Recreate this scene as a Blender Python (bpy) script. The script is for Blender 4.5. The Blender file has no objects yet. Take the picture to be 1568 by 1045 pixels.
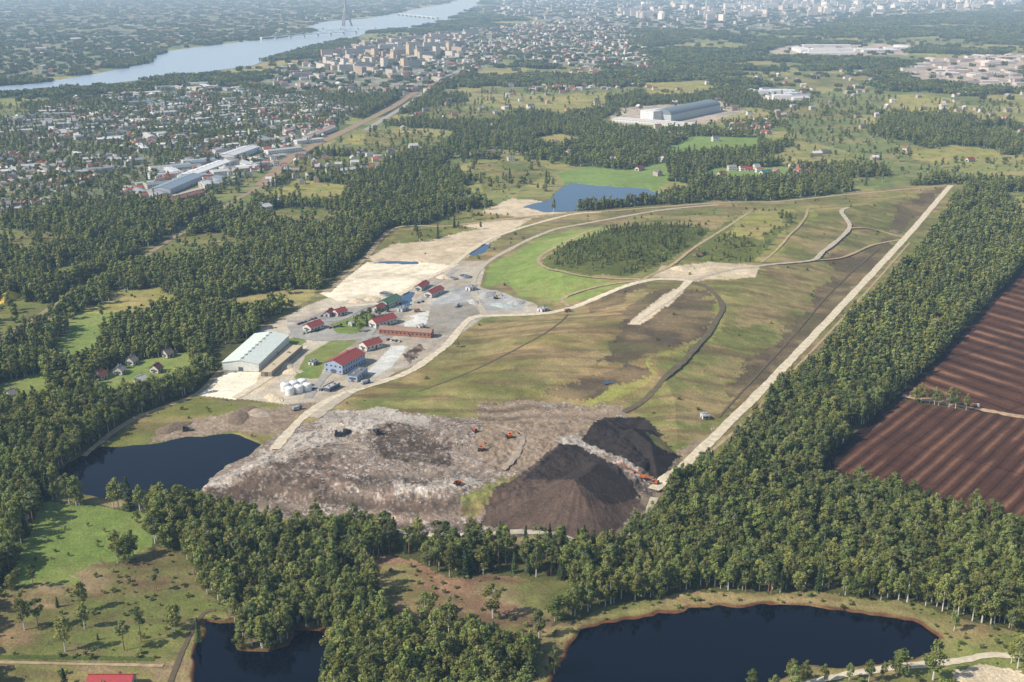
import bpy, math, numpy as np
rng=np.random.default_rng(7)
CAMH=300.0; PITCH=math.radians(18.5); F=1681.3
SP,CP=math.sin(PITCH),math.cos(PITCH)
SUN_AZ=math.radians(250.0); SUN_EL=math.radians(40)

# ------------------------------------------------------------------ noise
_T=rng.random((8,256,256))
def vn(x,y,k=0):
    xi=np.floor(x).astype(np.int64); yi=np.floor(y).astype(np.int64)
    fx=x-xi; fy=y-yi; fx=fx*fx*(3-2*fx); fy=fy*fy*(3-2*fy)
    a=xi&255; b=yi&255; a1=(xi+1)&255; b1=(yi+1)&255; T=_T[k]
    return (T[a,b]*(1-fx)+T[a1,b]*fx)*(1-fy)+(T[a,b1]*(1-fx)+T[a1,b1]*fx)*fy
def fbm(x,y,o=4,k=0):
    s=0;w=0;a=1.0
    for i in range(o):
        s=s+a*vn(x*(2.03**i)+17.3*i,y*(2.03**i)+5.1*i,(k+i)%8); w+=a; a*=0.55
    return s/w
def srgb(c,g=1.0):
    c=np.array(c,float)/255
    return np.where(c<=0.04045,c/12.92,((c+0.055)/1.055)**2.4)*g

# ------------------------------------------------------------------ polygons
def inside(x,y,P):
    res=np.zeros(x.shape,bool); P=np.asarray(P)
    m=np.nonzero((x>=P[:,0].min())&(x<=P[:,0].max())&(y>=P[:,1].min())&(y<=P[:,1].max()))[0]
    if len(m)==0: return res
    xs=x[m]; ys=y[m]; r=np.zeros(len(m),bool)
    for i in range(len(P)):
        x1,y1=P[i]; x2,y2=P[i-1]
        if y1==y2: continue
        c=((y1>ys)!=(y2>ys))&(xs<(x2-x1)*(ys-y1)/(y2-y1)+x1)
        r^=c
    res[m]=r; return res
def pdist(x,y,P,closed=True):
    d=np.full(x.shape,1e9); n=len(P)
    for i in range(0 if closed else 1,n):
        a=P[i-1]; b=P[i]; vx,vy=b[0]-a[0],b[1]-a[1]
        t=np.clip(((x-a[0])*vx+(y-a[1])*vy)/(vx*vx+vy*vy+1e-9),0,1)
        d=np.minimum(d,np.hypot(x-a[0]-t*vx,y-a[1]-t*vy))
    return d
def plateau(x,y,P,ramp,h,lin=False):
    o=np.zeros(x.shape); m=np.nonzero(inside(x,y,P))[0]
    if len(m):
        t=np.minimum(pdist(x[m],y[m],P)/ramp,1)
        o[m]=h*(t if lin else t*t*(3-2*t))
    return o
# image pixel coordinates, cast through the camera -> metres on flat datum
def ray(p):
    p=np.atleast_2d(np.asarray(p,float)); a=(p[:,0]-784)/F; b=-(p[:,1]-522.5)/F
    return a, CP+b*SP, -SP+b*CP
def U0(p):
    dx,dy,dz=ray(p); t=CAMH/-dz
    return np.stack([dx*t,dy*t],1)

HILL=U0([(560,640),(640,575),(690,530),(760,490),(860,475),(800,455),(760,420),(830,365),(920,345),(1010,332),(1230,316),(1400,294),(1440,297),(1378,365),(1190,565),(1125,632),(1040,715),(960,640),(730,640)])
KNOLL=U0([(750,425),(840,365),(940,345),(1100,338),(1240,330),(1270,395),(1160,415),(1060,428),(980,436),(870,470),(800,455)])
WASTE=U0([(290,752),(345,718),(415,690),(470,650),(520,640),(640,652),(730,645),(950,640),(1030,690),(1040,715),(1000,770),(930,826),(830,815),(650,806),(420,782)])
PILE=U0([(732,800),(800,742),(890,700),(975,715),(1005,765),(932,830)])
PILE2=U0([(895,695),(930,665),(1000,660),(1045,705),(1010,745),(960,715)])
RIM=U0([(480,665),(560,640),(655,648),(650,675),(560,690)])
PONDS={
 'W':[(88,722),(150,680),(235,676),(280,668),(350,664),(400,678),(387,694),(338,720),(298,762),(200,766),(110,760)],
 'SW':[(270,1130),(300,985),(318,948),(375,945),(372,985),(400,1000),(432,990),(448,958),(500,962),(508,1010),(505,1130)],
 'SE':[(800,1130),(845,1015),(890,962),(950,947),(1060,927),(1200,926),(1300,932),(1400,950),(1442,980),(1420,1004),(1350,1018),(1250,1026),(1190,1045),(1100,1130)],
 'N':[(838,306),(858,288),(874,279),(930,285),(990,289),(1020,300),(995,309),(925,313),(880,324),(835,325),(800,317)],
 'a':[(605,462),(622,446),(640,447),(634,468),(612,470)],
 'b':[(716,388),(738,374),(756,374),(745,386),(722,392)],
 'c':[(566,403),(600,399),(642,399),(640,404),(600,404)],
}
PONDW={k:U0(v) for k,v in PONDS.items()}
def sm(t): t=np.clip(t,0,1); return t*t*(3-2*t)
def height(x,y):
    x=np.asarray(x,float); y=np.asarray(y,float)
    z=plateau(x,y,HILL,95,13)+plateau(x,y,KNOLL,60,7)
    w=plateau(x,y,WASTE,30,8.5)+plateau(x,y,RIM,14,3)
    bump=np.where(w>0.3,(fbm(x/18,y/18,3,1)-.5)*3.6+(fbm(x/3.0,y/3.0,2,3)-.5)*1.7,0)*np.minimum(w/6,1)
    # stepped working terraces
    w=w+bump+.55*np.where(w>2,np.tanh(3*np.sin(w*1.5)),0)
    z=np.maximum(z,w)
    p=plateau(x,y,PILE,62,25,True); p=np.where(p>0,np.minimum(p,21+(p-21)*.2)+(fbm(x/9,y/9,3,2)-.5)*1.4*np.minimum(p/4,1),0)
    z=np.maximum(z,p)
    z=np.maximum(z,plateau(x,y,PILE2,30,17,True))
    r=np.hypot(x,y)
    near=r<1900
    z=z+np.where(near,(fbm(x/60,y/60,2,2)-.5)*1.6,0)*np.where(z>0.5,1,0.25)
    if near.any():
        xw=x+(fbm(x/22,y/22,3,4)-.5)*12; yw=y+(fbm(x/22,y/22,3,5)-.5)*12
        for k,P in PONDW.items():
            m=np.nonzero(inside(xw,yw,P))[0]
            if len(m):
                d=pdist(xw[m],yw[m],P); z[m]=z[m]*(1-sm(d/2))-1.8*sm(d/3.5)
    return z
def U(p):
    p=np.atleast_2d(np.asarray(p,float)); out=U0(p)
    sel=np.nonzero((p[:,1]>280))[0]
    if len(sel):
        dx,dy,dz=ray(p[sel]); t=np.linspace(380,2100,900)[None,:]
        X=dx[:,None]*t; Y=dy[:,None]*t; Z=CAMH+dz[:,None]*t
        hh=height(X.ravel(),Y.ravel()).reshape(X.shape)
        d=Z-hh; ok=d<=0; i=np.argmax(ok,1); has=ok.any(1)
        for j,s in enumerate(sel):
            if has[j] and i[j]>0:
                k=i[j]; a=d[j,k-1]/(d[j,k-1]-d[j,k]+1e-9); tt=t[0,k-1]+a*(t[0,k]-t[0,k-1])
                out[s]=(dx[j]*tt,dy[j]*tt)
    return out

# ------------------------------------------------------------------ land cover
#      colour A, colour B, tree prob, bush prob, noise weights (big,mid,small)
C={
 'forest':((74,78,44),(92,92,54),1.0,0,(.3,.4,.3)),
 'farfield':((128,134,82),(106,120,68),.05,.09,(.5,.3,.2)),
 'farfield2':((164,154,98),(136,142,82),.03,.07,(.5,.3,.2)),
 'farforest':((66,78,46),(84,94,54),.93,.05,(.4,.4,.2)),
 'suburb':((146,140,118),(98,110,68),.22,.25,(.2,.5,.3)),
 'urban':((162,156,144),(100,110,78),.20,.1,(.2,.5,.3)),
 'meadow':((128,144,76),(110,130,62),.003,.015,(.4,.4,.2)),
 'meadowfar':((128,148,82),(116,136,72),.0,.0,(.4,.4,.2)),
 'yellow':((170,158,94),(138,142,76),.01,.03,(.4,.4,.2)),
 'olive':((132,130,74),(106,114,60),.05,.14,(.4,.4,.2)),
 'brownfield':((148,130,96),(112,114,64),.006,.09,(.45,.35,.2)),
 'clearing':((146,118,92),(108,106,62),.014,.24,(.3,.5,.2)),
 'bank':((156,138,96),(112,116,64),.02,.2,(.3,.4,.3)),
 'hedge':((90,100,50),(80,92,46),.03,1.0,(.3,.4,.3)),
 'scrub':((142,142,82),(106,118,60),.05,.35,(.3,.4,.3)),
 'site':((144,134,92),(116,120,66),.0,.03,(.4,.35,.25)),
 'wetgreen':((124,124,66),(106,108,56),.0,.06,(.4,.35,.25)),
 'hillbrown':((138,120,80),(128,120,70),.0,.002,(.5,.3,.2)),
 'hilldry':((154,138,96),(130,122,76),.0,.002,(.5,.3,.2)),
 'hillgreen':((118,122,66),(138,130,82),.0,.02,(.45,.35,.2)),
 'hilldark':((92,80,64),(110,98,70),.0,.006,(.4,.4,.2)),
 'brightgreen':((134,152,80),(118,138,68),0,.003,(.4,.4,.2)),
 'yellowgreen':((152,150,80),(134,136,70),0,.004,(.4,.4,.2)),
 'bushforest':((82,92,46),(100,104,54),0,.95,(.4,.4,.2)),
 'bushmix':((116,120,64),(98,104,54),0,.4,(.4,.4,.2)),
 'waste':((152,136,120),(110,96,84),0,0,(.3,.4,.3)),
 'wastewhite':((190,180,166),(148,136,122),0,0,(.3,.4,.3)),
 'wastedark':((98,84,72),(126,108,94),0,0,(.3,.4,.3)),
 'dirt':((158,138,116),(126,110,90),0,0,(.3,.4,.3)),
 'pile':((82,68,58),(96,80,69),0,0,(.4,.4,.2)),
 'piledark':((54,48,45),(64,56,51),0,0,(.4,.4,.2)),
 'yard':((202,190,168),(170,160,144),0,.004,(.5,.3,.2)),
 'asphalt':((162,158,150),(142,138,130),0,0,(.5,.3,.2)),
 'concrete':((216,216,206),(198,196,188),0,0,(.5,.3,.2)),
 'grey':((180,180,176),(154,154,150),0,0,(.3,.4,.3)),
 'sand':((244,232,206),(232,218,190),0,0,(.5,.3,.2)),
 'sandmid':((214,196,166),(180,164,134),0,.01,(.4,.4,.2)),
 'lawn':((122,138,72),(108,126,62),0,.01,(.5,.3,.2)),
 'peat':((90,60,44),(74,50,38),0,0,(.4,.4,.2)),
 'peat2':((86,57,42),(72,47,36),0,0,(.4,.4,.2)),
 'peatedge':((40,30,26),(50,36,30),0,0,(.4,.4,.2)),
 'industrial':((196,178,160),(156,150,134),.04,.05,(.3,.5,.2)),
 'riverbed':((70,80,80),(80,90,90),0,0,(.3,.4,.3)),
}
CN=list(C); CI={n:i for i,n in enumerate(CN)}
RIVER=[(-120,162),(0,147),(100,137),(200,125),(300,113),(388,101),(420,88),(500,67),(538,60),(565,50),(640,42),(690,30),(722,16),(735,6),(745,-4),(700,-4),(690,5),(620,17),(560,29),(500,33),(470,41),(484,49),(430,58),(330,69),(262,78),(240,84),(232,96),(150,113),(60,128),(0,133),(-120,145)]
L0=[ # far layers, traced on flat datum
 ('suburb',[(-200,200),(0,190),(120,150),(300,130),(480,150),(560,170),(520,195),(470,240),(350,300),(240,312),(-200,340)]),
 ('urban',[(380,130),(430,105),(560,65),(760,40),(900,30),(1000,60),(1010,108),(900,104),(780,88),(640,150),(480,150)]),
 ('urban',[(720,20),(760,0),(760,-6),(1568,-6),(1568,14),(1480,28),(1300,30),(1250,45),(1100,50),(900,40)]),
 ('suburb',[(-200,120),(0,128),(150,108),(240,78),(330,64),(470,46),(560,24),(690,3),(700,-6),(-200,-6)]),
 ('farforest',[(960,60),(1130,68),(1180,85),(1400,92),(1390,105),(1200,110),(1000,100)]),
 ('farforest',[(1300,30),(1568,15),(1568,60),(1400,68),(1250,48)]),
 ('farforest',[(1100,196),(1200,186),(1330,188),(1480,210),(1568,195),(1568,260),(1480,262),(1340,272),(1180,275),(1050,240),(1010,200)]),
 ('farforest',[(640,225),(800,185),(930,195),(1010,240),(960,250),(780,245),(720,300),(600,335),(580,300),(580,260)]),
 ('farforest',[(0,330),(120,310),(330,310),(330,345),(170,375),(0,350)]),
 ('suburb',[(1120,190),(1175,185),(1180,206),(1110,204)]),
 ('suburb',[(1100,262),(1230,252),(1290,268),(1240,274),(1110,275)]),
 ('industrial',[(1390,105),(1430,90),(1568,82),(1568,140),(1500,135),(1400,125)]),
 ('industrial',[(1170,80),(1200,70),(1390,68),(1385,84),(1200,88)]),
 ('industrial',[(1145,140),(1175,135),(1245,145),(1235,160),(1160,158)]),
 ('industrial',[(935,180),(960,165),(1110,155),(1140,170),(1090,190),(950,192)]),
 ('meadowfar',[(1018,230),(1060,209),(1152,211),(1150,232),(1040,238)]),
 ('meadowfar',[(1160,214),(1200,213),(1198,221),(1165,222)]),
 ('yellow',[(830,174),(850,148),(930,140),(925,165),(870,178)]),
 ('yellow',[(985,128),(1060,124),(1100,132),(1060,148),(1000,152)]),
 ('yellow',[(1350,150),(1400,142),(1470,155),(1450,172),(1360,168)]),
 ('olive',[(1200,165),(1300,158),(1340,172),(1280,182),(1190,180)]),
 ('olive',[(1130,120),(1240,112),(1350,118),(1320,134),(1180,134)]),
 ('yellow',[(1380,232),(1450,222),(1540,232),(1500,246),(1400,246)]),
 ('yellow',[(520,222),(545,205),(600,208),(590,222)]),
 ('olive',[(560,200),(640,205),(700,215),(640,235),(560,230)]),
 ('yellow',[(800,218),(860,205),(900,215),(860,228)]),
 ('olive',[(640,165),(720,160),(800,172),(760,190),(660,188)]),
 ('meadowfar',[(855,266),(900,255),(960,262),(1020,250),(1030,274),(1005,296),(870,288)]),
 ('meadowfar',[(1060,268),(1100,258),(1200,255),(1230,264),(1160,274),(1100,280)]),
 ('olive',[(720,252),(790,243),(860,262),(810,285),(740,295)]),
 ('yellow',[(395,300),(450,275),(540,285),(525,306),(430,312)]),
 ('olive',[(400,262),(470,240),(600,240),(580,265),(470,275)]),
 ('farfield',[(330,300),(400,262),(440,262),(400,300),(380,335),(330,335)]),
 ('olive',[(700,322),(760,315),(830,310),(840,325),(720,350),(645,350)]),
]
L1=[
 ('olive',[(190,405),(255,368),(330,355),(390,372),(345,396),(250,412)]),
 ('olive',[(395,325),(470,318),(560,330),(540,348),(430,352)]),
 ('yellow',[(125,490),(165,450),(255,438),(266,464),(235,486),(160,498)]),
 ('meadow',[(75,545),(115,480),(190,476),(165,505),(140,553),(100,563)]),
 ('meadow',[(130,588),(175,560),(290,538),(290,582),(230,608),(150,612)]),
 ('meadow',[(-20,592),(60,572),(75,605),(-20,645)]),
 ('olive',[(0,360),(60,352),(110,368),(60,392),(0,392)]),
 ('olive',[(-20,470),(40,445),(70,472),(-20,528)]),
 ('olive',[(60,420),(120,395),(160,398),(110,432),(70,440)]),
 ('meadow',[(8,898),(60,770),(160,776),(262,790),(232,838),(150,868),(115,898)]),
 ('meadow',[(-60,800),(25,778),(10,850),(-60,890)]),
 ('brownfield',[(-60,895),(115,890),(150,862),(290,838),(306,880),(312,935),(300,1000),(268,1140),(-60,1140)]),
 ('clearing',[(140,905),(170,865),(290,842),(300,880),(230,910)]),
 ('clearing',[(-40,910),(90,905),(160,930),(120,975),(-40,985)]),
 ('olive',[(120,965),(230,935),(312,928),(300,985),(240,1005),(130,998)]),
 ('olive',[(-60,1018),(255,1022),(240,1100),(-60,1100)]),
 ('hedge',[(-60,1002),(240,1006),(238,1013),(-60,1009)]),
 ('clearing',[(560,875),(575,850),(640,850),(700,872),(800,880),(895,885),(885,935),(840,975),(790,985),(700,975),(585,962)]),
 ('olive',[(575,870),(640,862),(650,890),(600,915),(570,905)]),
 ('brownfield',[(740,900),(830,890),(890,890),(880,930),(800,950),(750,930)]),
 ('bank',[(800,1140),(838,965),(930,932),(1060,905),(1250,908),(1400,925),(1500,955),(1640,985),(1640,1140)]),
 ('scrub',[(1440,985),(1490,965),(1640,985),(1640,1140),(1180,1140),(1210,1050),(1350,1028)]),
 ('sandmid',[(1465,1030),(1500,1018),(1640,1040),(1640,1100),(1470,1080)]),
 ('forest',[(-60,755),(0,700),(80,745),(80,765),(50,775),(20,860),(-5,905),(-60,900)]),
 ('meadow',[(-60,800),(15,790),(0,850),(-60,890)]),
 ('peat',[(1255,748),(1262,712),(1385,600),(1440,548),(1568,412),(1720,300),(1720,668),(1568,642),(1385,612),(1385,612),(1380,640),(1568,805),(1720,840)]),
 ('peat2',[(1255,748),(1258,715),(1383,614),(1568,642),(1720,668),(1720,840),(1568,805)]),
 ('peatedge',[(1250,748),(1258,708),(1385,596),(1440,543),(1568,405),(1574,409),(1446,551),(1388,606),(1272,722),(1262,750)]),  # dark border: ditch plus forest shade painted into the ground colour
 ('site',[(80,740),(205,642),(300,606),(345,560),(410,490),(460,465),(555,397),(605,350),(690,344),(820,328),(940,320),(1100,308),(1190,308),(1400,284),(1468,282),(1462,302),(1397,390),(1310,486),(1213,588),(1146,661),(1028,768),(985,812),(930,850),(740,838),(640,830),(420,805),(300,785),(85,768)]),
 ('wetgreen',[(100,735),(205,645),(300,612),(420,625),(440,650),(400,690),(340,720),(290,765),(110,765)]),
 ('dirt',[(242,662),(290,642),(400,622),(520,612),(480,640),(430,664),(330,660),(260,676)]),
 ('hilldry',[(640,565),(690,525),(745,492),(870,482),(1050,432),(1090,450),(1100,480),(1000,560),(860,560),(740,560)]),
 ('hillbrown',[(470,640),(560,598),(650,565),(750,545),(900,490),(1040,445),(1095,455),(1100,480),(1020,565),(950,625),(730,632),(600,640)]),
 ('hilldark',[(940,480),(1040,440),(1085,445),(1090,480),(1050,520),(960,560),(890,555),(945,510)]),
 ('hilldark',[(880,470),(960,446),(1000,440),(960,462),(900,480)]),
 ('hilldry',[(740,590),(800,545),(900,530),(940,545),(860,585),(790,600)]),
 ('hilldark',[(850,600),(900,575),(960,560),(990,565),(940,600),(890,615)]),
 ('hillgreen',[(470,645),(520,612),(620,598),(760,600),(860,618),(940,625),(900,650),(700,655)]),
 ('hillgreen',[(1090,430),(1250,400),(1380,362),(1300,450),(1130,628),(1040,715),(960,625),(1100,490)]),
 ('hilldark',[(1362,366),(1385,366),(1300,462),(1200,566),(1130,636),(1090,640),(1130,590),(1180,535),(1255,440),(1310,395)]),
 ('hilldark',[(1110,575),(1160,545),(1200,520),(1190,560),(1130,595)]),
 ('hilldry',[(1130,470),(1200,430),(1260,425),(1200,480),(1140,500)]),
 ('hilldry',[(1040,640),(1080,590),(1120,540),(1130,560),(1090,620),(1060,660)]),
 ('hillgreen',[(1200,318),(1400,288),(1455,287),(1385,360),(1300,350),(1250,345)]),
 ('hilldark',[(1375,312),(1425,290),(1452,288),(1390,354),(1365,350)]),
 ('hilldark',[(1260,395),(1380,366),(1345,405),(1300,425)]),
 ('sandmid',[(605,376),(640,358),(750,338),(820,335),(770,360),(720,392),(690,408),(640,404),(565,402)]),
 ('sandmid',[(735,325),(785,303),(840,312),(815,322),(875,326),(820,335),(790,332)]),
 ('olive',[(605,372),(618,352),(700,346),(740,350),(690,362),(640,376)]),
 ('sandmid',[(560,398),(600,375),(700,362),(740,372),(690,404),(640,402)]),
 ('yard',[(400,505),(470,468),(520,450),(640,430),(700,400),(745,400),(735,440),(820,465),(830,480),(740,487),(700,515),(660,552),(560,585),(500,615),(440,620),(380,612),(300,606),(350,568)]),
 ('sand',[(490,450),(562,402),(640,403),(690,406),(600,460),(560,456),(520,462)]),
 ('sand',[(300,605),(345,570),(405,568),(385,600),(360,612)]),
 ('sandmid',[(410,560),(455,530),(465,538),(420,590),(385,606),(395,580)]),
 ('asphalt',[(440,500),(500,475),(560,470),(620,480),(600,520),(560,540),(500,520),(450,520)]),
 ('lawn',[(468,545),(510,520),(548,522),(500,556),(488,580),(450,580)]),
 ('lawn',[(505,497),(560,480),(575,487),(545,512),(515,510)]),
 ('lawn',[(440,520),(462,514),(470,524),(450,534)]),
 ('concrete',[(560,572),(600,530),(625,530),(600,562),(575,578)]),
 ('wastedark',[(610,545),(650,525),(660,535),(625,560)]),
 ('concrete',[(618,494),(640,486),(680,486),(672,500),(620,502)]),
 ('concrete',[(625,485),(655,476),(672,480),(640,488)]),
 ('grey',[(655,466),(700,438),(760,445),(808,462),(805,474),(700,476)]),
 ('asphalt',[(660,468),(720,462),(735,480),(690,515),(650,508)]),
 ('brightgreen',[(738,440),(752,405),(830,365),(920,345),(945,350),(830,392),(836,408),(880,422),(978,434),(905,455),(870,466),(820,455),(800,455),(775,432)]),
 ('bushforest',[(835,398),(870,374),(960,347),(1040,345),(1090,352),(1060,378),(1010,405),(968,424),(880,420),(840,410)]),
 ('bushmix',[(1050,395),(1110,345),(1160,322),(1215,322),(1220,345),(1150,400),(1085,405)]),
 ('yellow',[(1105,360),(1155,322),(1212,323),(1200,345),(1150,365)]),
 ('yellowgreen',[(1150,400),(1215,345),(1228,322),(1250,322),(1240,348),(1190,400)]),
 ('hillgreen',[(1195,365),(1245,330),(1285,335),(1260,365),(1230,390),(1200,395)]),
 ('sandmid',[(1000,425),(1015,408),(1110,402),(1158,408),(1150,424),(1060,432)]),
 ('sandmid',[(965,498),(975,488),(1030,442),(1048,446),(1000,488),(985,500)]),
 ('yellowgreen',[(1050,520),(1090,470),(1085,450),(1097,450),(1102,480),(1070,520),(980,580),(930,615),(870,625),(900,605),(980,570)]),
 ('waste',[(290,755),(345,718),(430,664),(470,648),(520,632),(640,632),(730,640),(740,622),(800,615),(950,625),(1030,690),(1040,720),(1005,775),(930,835),(830,825),(650,815),(420,792)]),
 ('wastewhite',[(490,650),(500,632),(560,622),(650,632),(648,652),(575,650),(540,668)]),
 ('wastewhite',[(410,708),(440,665),(500,652),(545,668),(480,690),(430,708)]),
 ('wastewhite',[(330,740),(345,720),(415,688),(405,706),(345,735)]),
 ('wastewhite',[(610,738),(700,724),(730,735),(690,748),(620,750)]),
 ('wastedark',[(330,745),(420,705),(520,700),(560,735),(480,770),(340,765)]),
 ('wastedark',[(560,660),(640,655),(700,680),(660,705),(590,695)]),
 ('wastedark',[(560,770),(640,760),(690,780),(640,805),(560,795)]),
 ('hillgreen',[(690,795),(700,765),(740,735),(780,725),(760,755),(730,800)]),
 ('dirt',[(740,625),(800,615),(940,628),(900,660),(860,700),(760,725),(700,690),(740,655)]),
 ('dirt',[(975,770),(1000,735),(1040,700),(1100,650),(1060,700),(1010,775)]),
 ('wastewhite',[(868,662),(890,668),(940,690),(985,732),(978,736),(925,700),(866,674)]),
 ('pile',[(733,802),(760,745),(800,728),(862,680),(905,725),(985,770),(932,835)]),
 ('piledark',[(862,682),(885,684),(930,705),(968,735),(985,765),(930,775),(885,740),(852,735),(800,738)]),  # pile's side away from the sun, shade painted in as darker soil
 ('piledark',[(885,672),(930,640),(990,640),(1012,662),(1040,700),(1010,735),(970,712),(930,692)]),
 ('hillgreen',[(1000,665),(1035,660),(1075,655),(1045,700),(1020,690)]),
]
CRISP={'yard','asphalt','concrete','sand','peatedge','peat','peat2','lawn','hedge'}
SOFT={'hilldry','hillbrown','hillgreen','hilldark','wetgreen','dirt','wastedark','wastewhite','olive','yellow','clearing','scrub','yellowgreen','brownfield'}
LAY=[(CI[n],U0(p),1) for n,p in L0]+[(CI[n],U(p),0 if n in CRISP else (2 if n in SOFT else 1)) for n,p in L1]
RIVW=U0(RIVER)
FF=CI['farforest']
def classify(x,y):
    r=np.hypot(x,y)
    n=fbm(x/300,y/300,4,2); q=fbm(x/160+40,y/160,2,5)
    cl=np.where(n>np.where(x>0,.515,.50),FF,np.where(q>.50,CI['farfield'],CI['farfield2']))
    cl=np.where((r<1480)&~((x<-190)&(r>1020)&(n<.46)),CI['forest'],cl)
    a=np.clip(r*0.006,2.5,40)
    j1=(vn(x/1.7,y/1.7,4)-.5)*2.4; j2=(vn(x/1.7,y/1.7,5)-.5)*2.4
    ux=(fbm(x/(a*4),y/(a*4),3,6)-.5); uy=(fbm(x/(a*4)+9,y/(a*4)+7,3,7)-.5)
    vx=(fbm(x/34,y/34,4,3)-.5); vy=(fbm(x/34+5,y/34+8,4,1)-.5)
    W=[(x,y),(x+ux*a*2.2+j1,y+uy*a*2.2+j2),(x+vx*38+j1*2.5,y+vy*38+j2*2.5)]
    for k,P,w in LAY:
        m=inside(W[w][0],W[w][1],P)
        if k==FF: m&=n>.425
        cl[m]=k
    cl[inside(x,y,RIVW)]=CI['riverbed']
    return cl

# ------------------------------------------------------------------ materials
def newmat(name):
    m=bpy.data.materials.new(name); m.use_nodes=True
    return m,m.node_tree,m.node_tree.nodes['Principled BSDF']
def mat(name,col,rough=.7,var=.25,scale=.6,metal=0):
    m,t,b=newmat(name); N=t.nodes; l=t.links
    n=N.new('ShaderNodeTexNoise'); n.inputs['Scale'].default_value=scale; n.inputs['Detail'].default_value=5
    g=N.new('ShaderNodeNewGeometry'); l.new(g.outputs['Position'],n.inputs['Vector'])
    mr=N.new('ShaderNodeMapRange'); mr.inputs[1].default_value=.3; mr.inputs[2].default_value=.7; mr.inputs[3].default_value=1-var; mr.inputs[4].default_value=1+var
    l.new(n.outputs[0],mr.inputs[0])
    mx=N.new('ShaderNodeVectorMath'); mx.operation='SCALE'; mx.inputs[0].default_value=col[:3]; l.new(mr.outputs[0],mx.inputs['Scale'])
    l.new(mx.outputs[0],b.inputs['Base Color']); b.inputs['Roughness'].default_value=rough; b.inputs['Metallic'].default_value=metal
    return m
_mc={}
def cm(c,rough=.7,var=.12):
    k=(tuple(c),rough,var)
    if k not in _mc: _mc[k]=mat('paint_%d_%d_%d'%tuple(c),srgb(c,.9),rough,var)
    return _mc[k]

def ground_mat():
    m,t,b=newmat('ground_material'); N=t.nodes; l=t.links
    at=N.new('ShaderNodeAttribute'); at.attribute_name='Col'
    g=N.new('ShaderNodeNewGeometry'); prev=at.outputs['Color']
    for sc,lo,hi,det in((.9,.66,1.34,6),(.12,.8,1.2,6),(.018,.88,1.12,5)):
        n=N.new('ShaderNodeTexNoise'); n.inputs['Scale'].default_value=sc; n.inputs['Detail'].default_value=det; n.inputs['Roughness'].default_value=.65
        l.new(g.outputs['Position'],n.inputs['Vector'])
        mr=N.new('ShaderNodeMapRange'); mr.inputs[1].default_value=.3; mr.inputs[2].default_value=.7; mr.inputs[3].default_value=lo; mr.inputs[4].default_value=hi
        l.new(n.outputs[0],mr.inputs[0]); mx=N.new('ShaderNodeVectorMath'); mx.operation='SCALE'
        l.new(prev,mx.inputs[0]); l.new(mr.outputs[0],mx.inputs['Scale']); prev=mx.outputs[0]
    l.new(prev,b.inputs['Base Color']); b.inputs['Roughness'].default_value=.95; b.inputs['Specular IOR Level'].default_value=.1
    n=N.new('ShaderNodeTexNoise'); n.inputs['Scale'].default_value=.5; n.inputs['Detail'].default_value=6
    l.new(g.outputs['Position'],n.inputs['Vector'])
    bp=N.new('ShaderNodeBump'); bp.inputs['Strength'].default_value=.6; bp.inputs['Distance'].default_value=.9
    l.new(n.outputs[0],bp.inputs['Height']); l.new(bp.outputs[0],b.inputs['Normal'])
    return m
def water_mat(name,col,bump=.15,rough=.05,scale=.35):
    m,t,b=newmat(name); N=t.nodes; l=t.links
    b.inputs['Base Color'].default_value=(*col,1); b.inputs['Roughness'].default_value=rough; b.inputs['IOR'].default_value=1.33
    g=N.new('ShaderNodeNewGeometry'); n=N.new('ShaderNodeTexNoise'); n.inputs['Scale'].default_value=scale; n.inputs['Detail'].default_value=4
    l.new(g.outputs['Position'],n.inputs['Vector']); bp=N.new('ShaderNodeBump'); bp.inputs['Strength'].default_value=bump; bp.inputs['Distance'].default_value=.3
    l.new(n.outputs[0],bp.inputs['Height']); l.new(bp.outputs[0],b.inputs['Normal'])
    return m

def add(name,me,parent=None,coll=None):
    o=bpy.data.objects.new(name,me); (coll or bpy.context.scene.collection).objects.link(o)
    if parent: o.parent=parent
    return o

# ------------------------------------------------------------------ ground sheet
rows=[.01,100,200,300,340]
for v in np.linspace(1160,2,850):
    d=PITCH+math.atan((v-522.5)/F); rows.append(CAMH/math.tan(d))
rows+=[17000,22000,30000,45000,70000]
rows=np.array(sorted(rows))
th=np.concatenate([np.linspace(-math.pi,-math.radians(31),32)[:-1],np.radians(np.linspace(-31,31,1300)),np.linspace(math.radians(31),math.pi,32)[1:-1]])
nr,nt=len(rows),len(th)
R,TH=np.meshgrid(rows,th,indexing='ij'); X=(R*np.sin(TH)).ravel(); Y=(R*np.cos(TH)).ravel()
Z=height(X,Y); cl=classify(X,Y)
nb=fbm(X/110,Y/110,3,0); nm=fbm(X/24,Y/24,3,1); ns=fbm(X/5.5,Y/5.5,3,2); nf=vn(X/1.3,Y/1.3,3)
ndry=fbm(X/46+3,Y/30+9,5,6); nstr=fbm(X/60+Y/25,Y/8,4,2)
COL=np.zeros((len(X),3))
GRASS={'meadow':.2,'yellow':.4,'olive':.5,'brownfield':.75,'clearing':.85,'bank':.6,'scrub':.6,'site':.7,'wetgreen':.5,'hillbrown':.8,'hilldry':.7,'hillgreen':.8,'hilldark':.45,'brightgreen':.25,'yellowgreen':.5,'lawn':.2,'farfield':.4,'farfield2':.4}
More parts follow.
